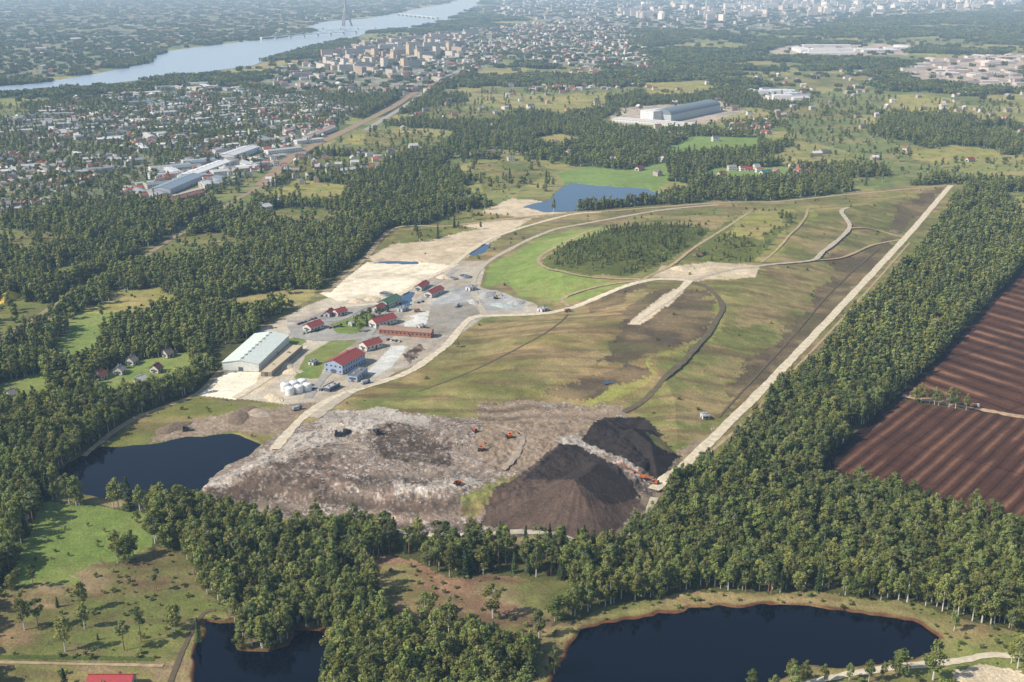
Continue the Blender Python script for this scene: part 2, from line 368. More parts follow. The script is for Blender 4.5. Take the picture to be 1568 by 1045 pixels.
for i,n in enumerate(CN):
    m=np.nonzero(cl==i)[0]
    if not len(m): continue
    A,B,_,_,w=C[n]
    t=np.clip((w[0]*nb[m]+w[1]*nm[m]+w[2]*ns[m]-.5)*4+.5,0,1)[:,None]
    c=srgb(A)*(1-t)+srgb(B)*t
    if n in GRASS:
        g=GRASS[n]
        dry=srgb((148,116,92)) if n=='clearing' else (srgb((158,134,104)) if n=='brownfield' else srgb((164,142,100)))
        a=(np.clip((ndry[m]-.52)*7,0,1)*g)[:,None]; c=c*(1-a)+dry*a
        a=(np.clip((.43-ndry[m])*8,0,1)*g*.6)[:,None]; c=c*(1-a)+srgb((92,102,50))*a
        a=(np.clip((nstr[m]-.54)*9,0,1)*g*.75)[:,None]; c=c*(1-a)+srgb((104,86,64))*a
        if n in('clearing','brownfield','bank'): c=c*(.65+.7*ns[m])[:,None]
    if n in('waste','wastedark','wastewhite','dirt'):
        sp=((nf[m]>.68)&(ns[m]>.46))
        k={'waste':.75,'wastedark':.5,'wastewhite':.9,'dirt':.3}[n]
        c=np.where(sp[:,None],c*(1-k*.6)+srgb((206,200,190))*k*.6,c)
        dk=(nf[m]<.24); c=np.where(dk[:,None],c*.7,c)
        a=U0([(540,740),(860,770)]); dv=(a[1]-a[0])/np.linalg.norm(a[1]-a[0])
        s=(-X[m]*dv[1]+Y[m]*dv[0])+(nb[m]-.5)*60+(nm[m]-.5)*10
        c=c*(1+.36*np.sin(s/2.6)*np.clip(nb[m]*3-.9,0,1))[:,None]
        c=c*(.7+.6*nm[m])[:,None]*(.75+.5*ns[m])[:,None]
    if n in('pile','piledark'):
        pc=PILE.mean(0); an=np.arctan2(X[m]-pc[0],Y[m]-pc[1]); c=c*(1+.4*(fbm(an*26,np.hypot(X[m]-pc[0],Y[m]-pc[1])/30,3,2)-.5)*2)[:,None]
    if n in('peat','peat2'):
        a=U0([(1440,548),(1568,590)]) if n=='peat' else U0([(1290,724),(1400,640)])
        dv=(a[1]-a[0])/np.linalg.norm(a[1]-a[0]); s=(-X[m]*dv[1]+Y[m]*dv[0])+(nm[m]-.5)*1.2
        along=X[m]*dv[0]+Y[m]*dv[1]
        per=19. if n=='peat' else 9.; ph=(s/per)%1
        brk=np.clip((fbm(along/40+np.floor(s/per)*7.7,s*0+3,2,4)-.3)*3,.15,1)
        li=np.exp(-((ph-.45)/.16)**2)*brk; dk=np.exp(-((ph-.93)/.06)**2)
        li=li[:,None]; c=c*(1-li*.75)+srgb((160,120,92) if n=='peat' else (142,104,80))*li*.75; c=c*(1-.6*dk)[:,None]
        ph2=(along/(95. if n=='peat' else 60))%1
        c=c*(1-.35*(np.abs(ph2-.5)<.012))[:,None]*(.85+.3*nb[m])[:,None]
    if n in('hilldry','hillbrown','hillgreen'):
        s=X[m]*.35+Y[m]; c=c*(1+.09*np.sin(s/4.+nm[m]*7))[:,None]
    if n in('yard','asphalt','sand','grey'):
        a=(np.clip((ndry[m]-.5)*8,0,1)*.35)[:,None]; c=c*(1-a)+srgb((162,148,124))*a
        c=c*(1+.1*np.sin((X[m]*.8-Y[m]*.5)/2.2+nm[m]*9)*np.clip(nb[m]*3-1,0,1))[:,None]
    COL[m]=c
xw=X+(fbm(X/22,Y/22,3,4)-.5)*12; yw=Y+(fbm(X/22,Y/22,3,5)-.5)*12
for k,P in PONDW.items():
    bb=np.nonzero((xw>P[:,0].min()-8)&(xw<P[:,0].max()+8)&(yw>P[:,1].min()-8)&(yw<P[:,1].max()+8))[0]
    if k in('SE','SW') and len(bb):
        d=pdist(xw[bb],yw[bb],P); ins=inside(xw[bb],yw[bb],P)
        c=srgb((108,72,48)) ; wgt=np.where(ins,1,np.clip(1-d/1.0,0,1))*np.clip(nm[bb]*4-1.2,.1,1)
        wgt=np.where(ins,np.maximum(wgt,.6),wgt)[:,None]
        COL[bb]=COL[bb]*(1-wgt)+c*wgt*(.7+.6*ns[bb])[:,None]
        w2=(np.where(ins,0,np.clip(1-np.abs(d-4)/3,0,1))*np.clip(ns[bb]*3-.8,0,1))[:,None]*.6
        COL[bb]=COL[bb]*(1-w2)+srgb((166,146,104))*w2
me=bpy.data.meshes.new('ground'); V=np.stack([X,Y,Z],1).astype(np.float32)
ii,jj=np.meshgrid(np.arange(nr-1),np.arange(nt),indexing='ij'); j2=(jj+1)%nt
Q=np.stack([ii*nt+jj,ii*nt+j2,(ii+1)*nt+j2,(ii+1)*nt+jj],-1).reshape(-1,4).astype(np.int32)
Q=Q[:,::-1]
def fill(me,V,Q,k,smooth=False):
    me.vertices.add(len(V)); me.vertices.foreach_set('co',np.ascontiguousarray(V,dtype=np.float32).ravel())
    me.loops.add(Q.size); me.loops.foreach_set('vertex_index',np.ascontiguousarray(Q,dtype=np.int32).ravel())
    me.polygons.add(len(Q)); me.polygons.foreach_set('loop_start',np.arange(0,Q.size,k,dtype=np.int32))
    me.polygons.foreach_set('use_smooth',np.full(len(Q),smooth)); me.update(calc_edges=True)
fill(me,V,Q,4,True)
ca=me.attributes.new('Col','FLOAT_COLOR','POINT'); ca.data.foreach_set('color',np.concatenate([COL,np.ones((len(X),1))],1).astype(np.float32).ravel())
me.materials.append(ground_mat()); add('ground',me)

# ------------------------------------------------------------------ water
def sheet(name,P,z,m):
    me=bpy.data.meshes.new(name); me.from_pydata([(a,b,z) for a,b in P],[],[list(range(len(P)))]); me.update()
    me.materials.append(m); o=add(name,me)
    if me.polygons[0].normal.z<0: me.flip_normals()
    return o
def grow(P,d):
    c=P.mean(0); v=P-c; return c+v*(1+d/np.maximum(np.linalg.norm(v,axis=1),1))[:,None]
wdark=water_mat('dark_pond_water',(.0015,.003,.009)); wblue=water_mat('blue_pond_water',(.05,.10,.18),.4,.12)
for k,P in PONDW.items():
    g=grow(P,10 if k in('SE','SW','W') else 6)
    nm_='lake_water' if k=='N' else 'pond_water'
    x0,y0=g.min(0); x1,y1=g.max(0)
    sheet(nm_,np.array([(x0,y0),(x1,y0),(x1,y1),(x0,y1)]) if k not in('W',) else g,-.62,wblue if k in('N','a','b','c') else wdark)
sheet('river_water',RIVW,.8,water_mat('river_surface',(.36,.46,.57),.15,.22,.02))
P=U([(922,586),(930,580),(945,578),(955,575),(958,577),(948,583),(936,588),(926,591)]); hh_=height(P[:,0],P[:,1]); sheet('puddle_water',P,hh_.min()+.35*(hh_.max()-hh_.min()),wblue)

# ------------------------------------------------------------------ roads
def smooth_line(P,step=5):
    P=np.asarray(P); out=[]
    E=np.vstack([2*P[0]-P[1],P,2*P[-1]-P[-2]])
    for i in range(1,len(E)-2):
        n=max(2,int(np.linalg.norm(E[i+1]-E[i])/step))
        for t in np.linspace(0,1,n,endpoint=False):
            a,b,c,d=E[i-1:i+3]
            out.append(.5*((2*b)+(-a+c)*t+(2*a-5*b+4*c-d)*t*t+(-a+3*b-3*c+d)*t**3))
    out.append(P[-1]); return np.array(out)
ROADS=[]
def road(name,pts,w,m,z=.25,rough=.35,far=False):
    P=U0(pts) if far else U(pts); ROADS.append((P,w)); S=smooth_line(P,20 if far else 3)
    T=np.gradient(S,axis=0); T/=np.linalg.norm(T,axis=1)[:,None]+1e-9; Nn=np.stack([-T[:,1],T[:,0]],1)
    k=np.arange(len(S))*1.0; 
    wl=w*.5*(1+rough*(rng.random(len(S))-.5)+.4*rough*np.sin(k*.31)); wr=w*.5*(1+rough*(rng.random(len(S))-.5)+.4*rough*np.sin(k*.23+1))
    Lp=S+Nn*wl[:,None]; Rp=S-Nn*wr[:,None]
    zz=np.maximum(np.maximum(height(Lp[:,0],Lp[:,1]),height(Rp[:,0],Rp[:,1])),height(S[:,0],S[:,1]))+z
    V=[]; 
    for i in range(len(S)): V+=[(Lp[i,0],Lp[i,1],zz[i]),(Rp[i,0],Rp[i,1],zz[i])]
    me=bpy.data.meshes.new(name); me.from_pydata(V,[],[(2*i,2*i+1,2*i+3,2*i+2) for i in range(len(S)-1)]); me.update(); me.materials.append(m)
    return add(name,me)
mg=mat('gravel_light',srgb((214,200,172),.95),.95,.22,.25); mgd=mat('gravel_grey',srgb((186,174,152),.95),.95,.22,.25)
mdk=mat('dirt_dark',srgb((100,88,66),.95),.95,.2,.25); mdirt=mat('dirt_tan',srgb((174,154,118),.95),.95,.25,.25)
mtip=mat('tip_track',srgb((168,152,132),.95),.95,.25,.3)
masp=mat('asphalt',srgb((164,160,152),.95),.9,.15,.25); mrail=mat('rail_ballast',srgb((154,132,104),.95),.95,.2,.1)
road('gravel_road',[(1000,752),(1060,702),(1130,634),(1200,563),(1300,457),(1385,366),(1420,326),(1456,284)],7.5,mg,.25,.15)
road('dirt_road',[(1030,738),(1080,700),(1146,640),(1215,568),(1310,466),(1393,372)],2.2,mdirt)
road('gravel_road',[(420,690),(440,665),(470,635),(520,606),(620,572),(680,532),(708,500),(722,488),(745,484),(830,481),(880,470),(960,438),(1010,428),(1056,430)],7,mg)
road('gravel_road',[(1056,430),(1040,445),(1000,474),(972,492)],7,mg)
road('gravel_road',[(745,484),(735,470),(725,440),(735,412),(775,385),(840,355),(900,342),(1015,322),(1100,314)],6,mgd)
road('gravel_road',[(870,470),(862,458),(905,442),(975,430),(1000,420),(1050,390),(1110,350),(1150,325)],4,mdirt)
road('gravel_road',[(980,428),(930,427),(880,421),(838,412),(825,402),(832,390),(870,370),(920,350)],4,mdirt)
road('gravel_road',[(1056,430),(1110,415),(1160,408),(1240,400),(1262,385),(1300,350),(1288,325),(1300,318)],5.5,mgd)
road('gravel_road',[(1300,350),(1340,352),(1388,364)],5,mdirt)
road('gravel_road',[(1240,400),(1290,395),(1340,375),(1385,366)],4,mdirt)
road('dirt_road',[(955,632),(1000,600),(1060,540),(1098,490),(1105,466),(1085,442),(1060,432)],5,mdk)
road('dirt_road',[(1165,402),(1205,365),(1232,335),(1238,320)],3,mdirt)
road('dirt_road',[(640,600),(720,570),(800,530),(850,500),(870,482)],1.6,mdk)
road('dirt_road',[(1100,640),(1150,585),(1210,520),(1280,440),(1345,382)],1.6,mdk)
road('dirt_road',[(75,742),(140,690),(205,642),(300,604),(345,560)],4.5,mdirt)
road('gravel_road',[(500,448),(555,400),(605,350),(690,346),(820,331),(940,323),(1100,311),(1190,309),(1290,299),(1455,284)],6,mdirt)
road('gravel_road',[(690,408),(740,372),(790,352),(870,330),(920,325)],6,mg)
road('gravel_road',[(530,470),(590,462),(640,435),(700,405)],6,mg)
road('gravel_road',[(480,640),(520,612),(560,590),(600,570)],8,mgd)
road('asphalt_road',[(440,492),(520,490),(560,470),(640,462),(660,440),(700,412)],6,masp)
road('asphalt_road',[(470,610),(500,575),(540,545),(560,520),(590,480),(600,468)],6,masp)
road('asphalt_road',[(440,512),(480,520),(540,520),(600,510)],6,masp)
road('gravel_road',[(360,610),(410,580),(440,556),(468,530)],6,mg)
road('gravel_road',[(740,820),(790,815),(860,822),(930,845),(985,800),(1003,765)],5,mgd)
road('dirt_road',[(545,792),(600,812),(660,820),(740,818)],4,mg)
road('gravel_road',[(770,720),(792,695),(800,665),(760,652)],3.5,mtip,.3,.8)
road('gravel_road',[(430,700),(520,680),(565,690)],3.5,mtip,.3,.8)
road('dirt_road',[(255,1060),(285,985),(312,940),(330,935)],2.5,mdk)
road('dirt_road',[(-40,1014),(100,1017),(250,1020)],2,mdirt)
road('dirt_road',[(575,930),(600,940),(640,975),(700,1000)],2.5,mdirt)
road('gravel_road',[(1150,1090),(1230,1050),(1330,1028),(1470,1012),(1520,1004),(1640,1012)],4.5,mg)
road('dirt_road',[(1382,606),(1470,622),(1570,640),(1640,652)],6,mat('dry_peat',srgb((184,154,120),.95),.95,.4,.2),.25,.7)
road('railway_track',[(-120,590),(0,520),(60,484),(130,440),(200,405),(270,362),(330,325),(400,285)],7,mrail)
road('asphalt_road',[(250,305),(330,282),(400,258),(440,232),(480,208),(505,196)],12,mgd,.3,.1)
road('railway_track',[(400,285),(450,240),(520,205),(600,165),(640,140),(720,105),(780,78),(830,50)],20,mrail,.5,.1,True)
road('asphalt_road',[(560,200),(640,150),(700,110),(780,70),(900,45)],14,masp,.5,.1,True)
road('dirt_road',[(640,150),(700,140),(800,160),(880,185),(940,190)],9,mdirt,.5,.1,True)
road('dirt_road',[(915,95),(930,75),(935,60)],14,mdirt,.5,.1,True)
road('gravel_road',[(700,240),(760,230),(850,240),(930,235),(1010,220)],7,mdirt,.5,.1,True)

# ------------------------------------------------------------------ tree meshes
def foliage_mat(name,dark,light,trans=.25,h0=.455,h1=.508):
    m=bpy.data.materials.new(name); m.use_nodes=True; t=m.node_tree; N=t.nodes; l=t.links; N.clear()
    o=N.new('ShaderNodeOutputMaterial'); d=N.new('ShaderNodeBsdfDiffuse'); tr=N.new('ShaderNodeBsdfTranslucent'); ms=N.new('ShaderNodeMixShader'); ms.inputs[0].default_value=trans
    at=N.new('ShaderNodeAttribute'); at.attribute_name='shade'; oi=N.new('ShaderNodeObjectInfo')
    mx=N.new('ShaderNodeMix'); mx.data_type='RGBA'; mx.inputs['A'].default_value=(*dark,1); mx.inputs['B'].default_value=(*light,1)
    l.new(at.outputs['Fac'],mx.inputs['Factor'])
    hs=N.new('ShaderNodeHueSaturation')
    mr=N.new('ShaderNodeMapRange'); mr.inputs[3].default_value=h0; mr.inputs[4].default_value=h1; l.new(oi.outputs['Random'],mr.inputs[0]); l.new(mr.outputs[0],hs.inputs['Hue'])
    mu=N.new('ShaderNodeMath'); mu.operation='MULTIPLY'; mu.inputs[1].default_value=7.31; l.new(oi.outputs['Random'],mu.inputs[0])
    fr=N.new('ShaderNodeMath'); fr.operation='FRACT'; l.new(mu.outputs[0],fr.inputs[0])
    m2=N.new('ShaderNodeMapRange'); m2.inputs[3].default_value=.65; m2.inputs[4].default_value=1.45; l.new(fr.outputs[0],m2.inputs[0]); l.new(m2.outputs[0],hs.inputs['Value'])
    hs.inputs['Saturation'].default_value=1.0
    l.new(mx.outputs['Result'],hs.inputs['Color']); l.new(hs.outputs[0],d.inputs[0]); l.new(hs.outputs[0],tr.inputs[0])
    l.new(d.outputs[0],ms.inputs[1]); l.new(tr.outputs[0],ms.inputs[2]); l.new(ms.outputs[0],o.inputs['Surface'])
    return m
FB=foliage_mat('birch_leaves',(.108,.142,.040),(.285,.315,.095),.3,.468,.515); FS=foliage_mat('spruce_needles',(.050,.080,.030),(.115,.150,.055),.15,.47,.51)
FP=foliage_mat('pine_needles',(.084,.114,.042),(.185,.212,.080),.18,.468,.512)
WB=mat('birch_bark',(.62,.60,.55),.8,.4,3); WP=mat('pine_bark',(.30,.17,.10),.9,.3,3); WS=mat('spruce_bark',(.11,.09,.07),.9,.3,3)
def tree_arrays(kind,H,nl,size,r,limbs=True):
    if kind=='spruce':
        u=r.random(nl)**1.35; z=H*(.07+.93*u); Rm=H*.155
        prof=(1-u)**.85*Rm+.15; lay=.72+.28*np.cos(z/H*2*np.pi*9)
        a=r.random(nl)*2*np.pi; rad=prof*lay*(.45+.6*r.random(nl)**.6)*(1+.18*np.sin(a*5+z))
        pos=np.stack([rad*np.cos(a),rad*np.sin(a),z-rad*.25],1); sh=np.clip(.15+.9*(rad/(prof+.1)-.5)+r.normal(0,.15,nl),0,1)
        nrm=np.stack([np.cos(a),np.sin(a),np.full(nl,.9)],1)
    else:
        nb={'birch':15,'pine':10,'bush':7,'broad':18}[kind]
        z0,z1,Rr={'birch':(.36,.95,.15),'pine':(.55,.95,.17),'bush':(.2,.8,.38),'broad':(.22,.88,.27)}[kind]
        bz=r.random(nb); bz[0]=1; bz[1]=.03
        pr=np.sqrt(np.clip(np.sin(np.pi*np.clip(.12+.8*bz**.9,0,1)),0,1))
        ba=np.arange(nb)*2.4+r.random(nb); br=Rr*H*pr*(.45+.5*r.random(nb)); br[0]*=.2
        cz=H*(z0+(z1-z0)*bz); bc=np.stack([br*np.cos(ba),br*np.sin(ba),cz],1); bs=H*Rr*(.42+.3*r.random(nb))*np.where(bz>.85,.75,1)
        k=r.integers(0,nb,nl); d=r.normal(size=(nl,3)); d/=np.linalg.norm(d,axis=1)[:,None]
        q=r.random(nl)**.4*bs[k]; vs=1.25 if kind=='birch' else (.6 if kind=='pine' else .9)
        pos=bc[k]+d*q[:,None]*np.array([1,1,vs]); shb=r.random(nb)
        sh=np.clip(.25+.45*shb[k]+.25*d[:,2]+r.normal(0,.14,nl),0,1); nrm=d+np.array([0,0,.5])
    nrm=nrm+r.normal(0,.5,(nl,3)); nrm/=np.linalg.norm(nrm,axis=1)[:,None]
    t=np.cross(nrm,r.normal(size=(nl,3))); t/=np.linalg.norm(t,axis=1)[:,None]; b=np.cross(nrm,t)
    s=size*(.6+.8*r.random(nl))[:,None]
    V=np.stack([pos-t*s*.5-b*s*.3,pos+t*s*.55-b*s*.35,pos+t*s*.3+b*s*.5,pos-t*s*.45+b*s*.4],1).reshape(-1,3)
    Fq=np.arange(nl*4).reshape(-1,4); shv=np.repeat(sh,4); mi=np.zeros(nl,int)
    segs=[((0,0,-.3),(r.normal(0,.15),r.normal(0,.15),H*.9),H*.012+(.12 if kind=='birch' else .06),.04)]
    if limbs and kind!='spruce':
        for i in range(5):
            a=r.random()*6.28; zz=H*(.35+.1*i); segs.append(((0,0,zz),(math.cos(a)*H*.1,math.sin(a)*H*.1,zz+H*.13),.09,.03))
    for a,b_,r0,r1 in segs:
        a=np.array(a);b_=np.array(b_); base=len(V); n=5; ang=np.arange(n)*2*np.pi/n
        ring=np.stack([np.cos(ang),np.sin(ang),0*ang],1)
        V=np.vstack([V,a+ring*r0,b_+ring*r1]); f=np.array([[base+i,base+(i+1)%n,base+n+(i+1)%n,base+n+i] for i in range(n)])
        Fq=np.vstack([Fq,f]); shv=np.concatenate([shv,np.full(2*n,.5)]); mi=np.concatenate([mi,np.ones(n,int)])
    return V,Fq,shv,mi
KM={'birch':(FB,WB),'broad':(FB,WS),'pine':(FP,WP),'spruce':(FS,WS),'bush':(FB,WS)}
def mesh_from(name,parts,mats):
    me=bpy.data.meshes.new(name); Vs=[];Fs=[];S=[];M=[];n=0
    for V,Fq,sh,mi in parts: Vs.append(V);Fs.append(Fq+n);S.append(sh);M.append(mi);n+=len(V)
    V=np.vstack(Vs);Fq=np.vstack(Fs); fill(me,V,Fq,4)
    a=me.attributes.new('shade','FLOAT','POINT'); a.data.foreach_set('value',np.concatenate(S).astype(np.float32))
    for m in mats: me.materials.append(m)
    me.polygons.foreach_set('material_index',np.concatenate(M).astype(np.int32)); return me
def tree_mesh(name,kind,H,nl,size,seed,limbs=True):
    return mesh_from(name,[tree_arrays(kind,H,nl,size,np.random.default_rng(seed),limbs)],KM[kind])
def clump_mesh(name,seed,W,n,nl,size):
    r=np.random.default_rng(seed); parts=[]
    for i in range(n):
        kd=r.choice(['birch','broad','broad','spruce','pine']); V,Fq,sh,mi=tree_arrays(kd,r.uniform(7,14),nl,size,r,False)
        off={'birch':0,'broad':0,'spruce':2,'pine':4}[kd]
        parts.append((V*np.array([1.25,1.25,1])+np.array([r.uniform(-W,W),r.uniform(-W,W),0]),Fq,sh,mi*1+off))
    return mesh_from(name,parts,[FB,WB,FS,WS,FP,WP])
def mkcoll(name,items):
    c=bpy.data.collections.new(name)
    for n,me in items: c.objects.link(bpy.data.objects.new(n,me))
    return c,{n:i for i,n in enumerate(sorted(n for n,_ in items))}
near,NI=mkcoll('near_tree_kinds',[('birch_a',tree_mesh('birch_a','birch',17,850,.62,1)),('birch_b',tree_mesh('birch_b','birch',18.5,900,.62,2)),('birch_c',tree_mesh('birch_c','birch',15,750,.6,3)),
 ('broad_a',tree_mesh('broad_a','broad',13,1050,.62,4)),('spruce_a',tree_mesh('spruce_a','spruce',18,950,.62,5)),('spruce_b',tree_mesh('spruce_b','spruce',14,800,.6,6)),
 ('pine_a',tree_mesh('pine_a','pine',16.5,700,.6,7)),('pine_b',tree_mesh('pine_b','pine',17,700,.62,8)),('zbush',tree_mesh('zbush','bush',2.6,260,.36,9,False))])
mid,MI=mkcoll('mid_tree_kinds',[('birch_a',tree_mesh('mbirch_a','birch',15,240,1.15,11,False)),('birch_b',tree_mesh('mbirch_b','birch',16,240,1.15,12,False)),('broad_a',tree_mesh('mbroad','broad',11,280,1.15,13,False)),
 ('spruce_a',tree_mesh('mspruce','spruce',15.5,260,1.1,14,False)),('pine_a',tree_mesh('mpine','pine',14.5,220,1.1,15,False)),('zbush',tree_mesh('mbush','bush',3.2,90,.75,16,False))])
far,FI=mkcoll('far_tree_kinds',[('clump_%d'%i,clump_mesh('clump_%d'%i,30+i,16,26,50,2.7)) for i in range(5)])

def scatter(name,coll,x,y,z,kind,scl,rot):
    me=bpy.data.meshes.new(name); me.vertices.add(len(x)); me.vertices.foreach_set('co',np.stack([x,y,z],1).astype(np.float32).ravel())
    a=me.attributes.new('kind','INT','POINT'); a.data.foreach_set('value',kind.astype(np.int32))
    a=me.attributes.new('scl','FLOAT_VECTOR','POINT'); a.data.foreach_set('vector',scl.astype(np.float32).ravel())
    a=me.attributes.new('rot','FLOAT_VECTOR','POINT'); a.data.foreach_set('vector',np.stack([0*rot,0*rot,rot],1).astype(np.float32).ravel())
    o=add(name,me); g=bpy.data.node_groups.new(name,'GeometryNodeTree')
    g.interface.new_socket('Geometry',in_out='INPUT',socket_type='NodeSocketGeometry'); g.interface.new_socket('Geometry',in_out='OUTPUT',socket_type='NodeSocketGeometry')
    N=g.nodes; l=g.links; gi=N.new('NodeGroupInput'); go=N.new('NodeGroupOutput'); ip=N.new('GeometryNodeInstanceOnPoints'); ci=N.new('GeometryNodeCollectionInfo')
    ci.inputs['Collection'].default_value=coll; ci.inputs['Separate Children'].default_value=True; ci.inputs['Reset Children'].default_value=True
    def na(n,t): q=N.new('GeometryNodeInputNamedAttribute'); q.data_type=t; q.inputs['Name'].default_value=n; return q.outputs['Attribute']
    l.new(gi.outputs[0],ip.inputs['Points']); l.new(ci.outputs[0],ip.inputs['Instance']); ip.inputs['Pick Instance'].default_value=True
    l.new(na('kind','INT'),ip.inputs['Instance Index']); l.new(na('scl','FLOAT_VECTOR'),ip.inputs['Scale']); l.new(na('rot','FLOAT_VECTOR'),ip.inputs['Rotation'])
    l.new(ip.outputs[0],go.inputs[0]); md=o.modifiers.new('scatter','NODES'); md.node_group=g; return o

TP=np.array([C[n][2] for n in CN]); BP=np.array([C[n][3] for n in CN])
def candidates(r0,r1,cell,half=34):
    W=r1*math.sin(math.radians(half)); gx,gy=np.meshgrid(np.arange(-W,W,cell),np.arange(r0*math.cos(math.radians(half)),r1,cell))
    x=gx.ravel()+rng.uniform(-.5,.5,gx.size)*cell; y=gy.ravel()+rng.uniform(-.5,.5,gx.size)*cell
    r=np.hypot(x,y); k=(r>=r0)&(r<r1)&(np.abs(np.arctan2(x,y))<math.radians(half)); return x[k],y[k]
BUILD=[] # footprints to keep clear
def keepout(x,y,marg=2.5):
    ok=np.ones(len(x),bool)
    for P,w in ROADS:
        m=np.nonzero((x>P[:,0].min()-30)&(x<P[:,0].max()+30)&(y>P[:,1].min()-30)&(y<P[:,1].max()+30))[0]
        if len(m): ok[m]&=pdist(x[m],y[m],P,False)>w/2+marg+np.where(np.hypot(x[m],y[m])>900,5,0)
    for k,P in PONDW.items():
        m=np.nonzero((x>P[:,0].min()-9)&(x<P[:,0].max()+9)&(y>P[:,1].min()-9)&(y<P[:,1].max()+9))[0]
        if len(m):
            ok[m]&=height(x[m],y[m])>-.5
    for cx,cy,rr in BUILD: ok&=(x-cx)**2+(y-cy)**2>rr*rr
    return ok

# ------------------------------------------------------------------ generic mesh builder
class MB:
    def __init__(s): s.v=[];s.f=[];s.m=[];s.mats=[]
    def mi(s,m):
        if m not in s.mats: s.mats.append(m)
        return s.mats.index(m)
    def poly(s,vs,fs,m):
        b=len(s.v); s.v+=[tuple(v) for v in vs]; k=s.mi(m)
        for f in fs: s.f.append([b+i for i in f]); s.m.append(k)
    def box(s,c,d,m,ang=0,ax='z',taper=1.0):
        x,y,z=[q/2 for q in d]; t=taper
        vs=[(-x,-y,-z),(x,-y,-z),(x,y,-z),(-x,y,-z),(-x*t,-y*t,z),(x*t,-y*t,z),(x*t,y*t,z),(-x*t,y*t,z)]
        ca,sa=math.cos(ang),math.sin(ang); o=[]
        for a,b,e in vs:
            if ax=='z': a,b=a*ca-b*sa,a*sa+b*ca
            elif ax=='y': a,e=a*ca+e*sa,-a*sa+e*ca
            o.append((a+c[0],b+c[1],e+c[2]))
        s.poly(o,[(3,2,1,0),(4,5,6,7),(0,1,5,4),(1,2,6,5),(2,3,7,6),(3,0,4,7)],m)
    def cyl(s,c,r,h,m,n=16,r2=None,ax='z'):
        r2=r if r2 is None else r2; vs=[]
        for k,(zz,rr) in enumerate(((0,r),(h,r2))):
            for i in range(n):
                a=2*math.pi*i/n; p=(rr*math.cos(a),rr*math.sin(a),zz)
                if ax=='y': p=(p[0],p[2]-h/2,p[1])
                vs.append((p[0]+c[0],p[1]+c[1],p[2]+c[2]))
        s.poly(vs,[[i,(i+1)%n,n+(i+1)%n,n+i] for i in range(n)]+[list(range(n))[::-1],list(range(n,2*n))],m)
    def dome(s,c,r,h,m,n=16,k=4):
        vs=[];fs=[]
        for j in range(k):
            a=j/k*math.pi/2
            for i in range(n): b=2*math.pi*i/n; vs.append((c[0]+r*math.cos(a)*math.cos(b),c[1]+r*math.cos(a)*math.sin(b),c[2]+h*math.sin(a)))
        vs.append((c[0],c[1],c[2]+h))
        for j in range(k-1):
            for i in range(n): fs.append((j*n+i,j*n+(i+1)%n,(j+1)*n+(i+1)%n,(j+1)*n+i))
        for i in range(n): fs.append(((k-1)*n+i,(k-1)*n+(i+1)%n,k*n))
        s.poly(vs,fs,m)
    def mesh(s,name):
        me=bpy.data.meshes.new(name); me.from_pydata(s.v,[],s.f); me.update()
        for m in s.mats: me.materials.append(m)
        me.polygons.foreach_set('material_index',np.array(s.m,np.int32)); return me
def empty(name,loc,yaw):
    e=bpy.data.objects.new(name,None); e.empty_display_size=5; bpy.context.scene.collection.objects.link(e); e.location=loc; e.rotation_euler=(0,0,yaw); return e
glass=mat('window_glass',(.03,.04,.05),.15,.2); 
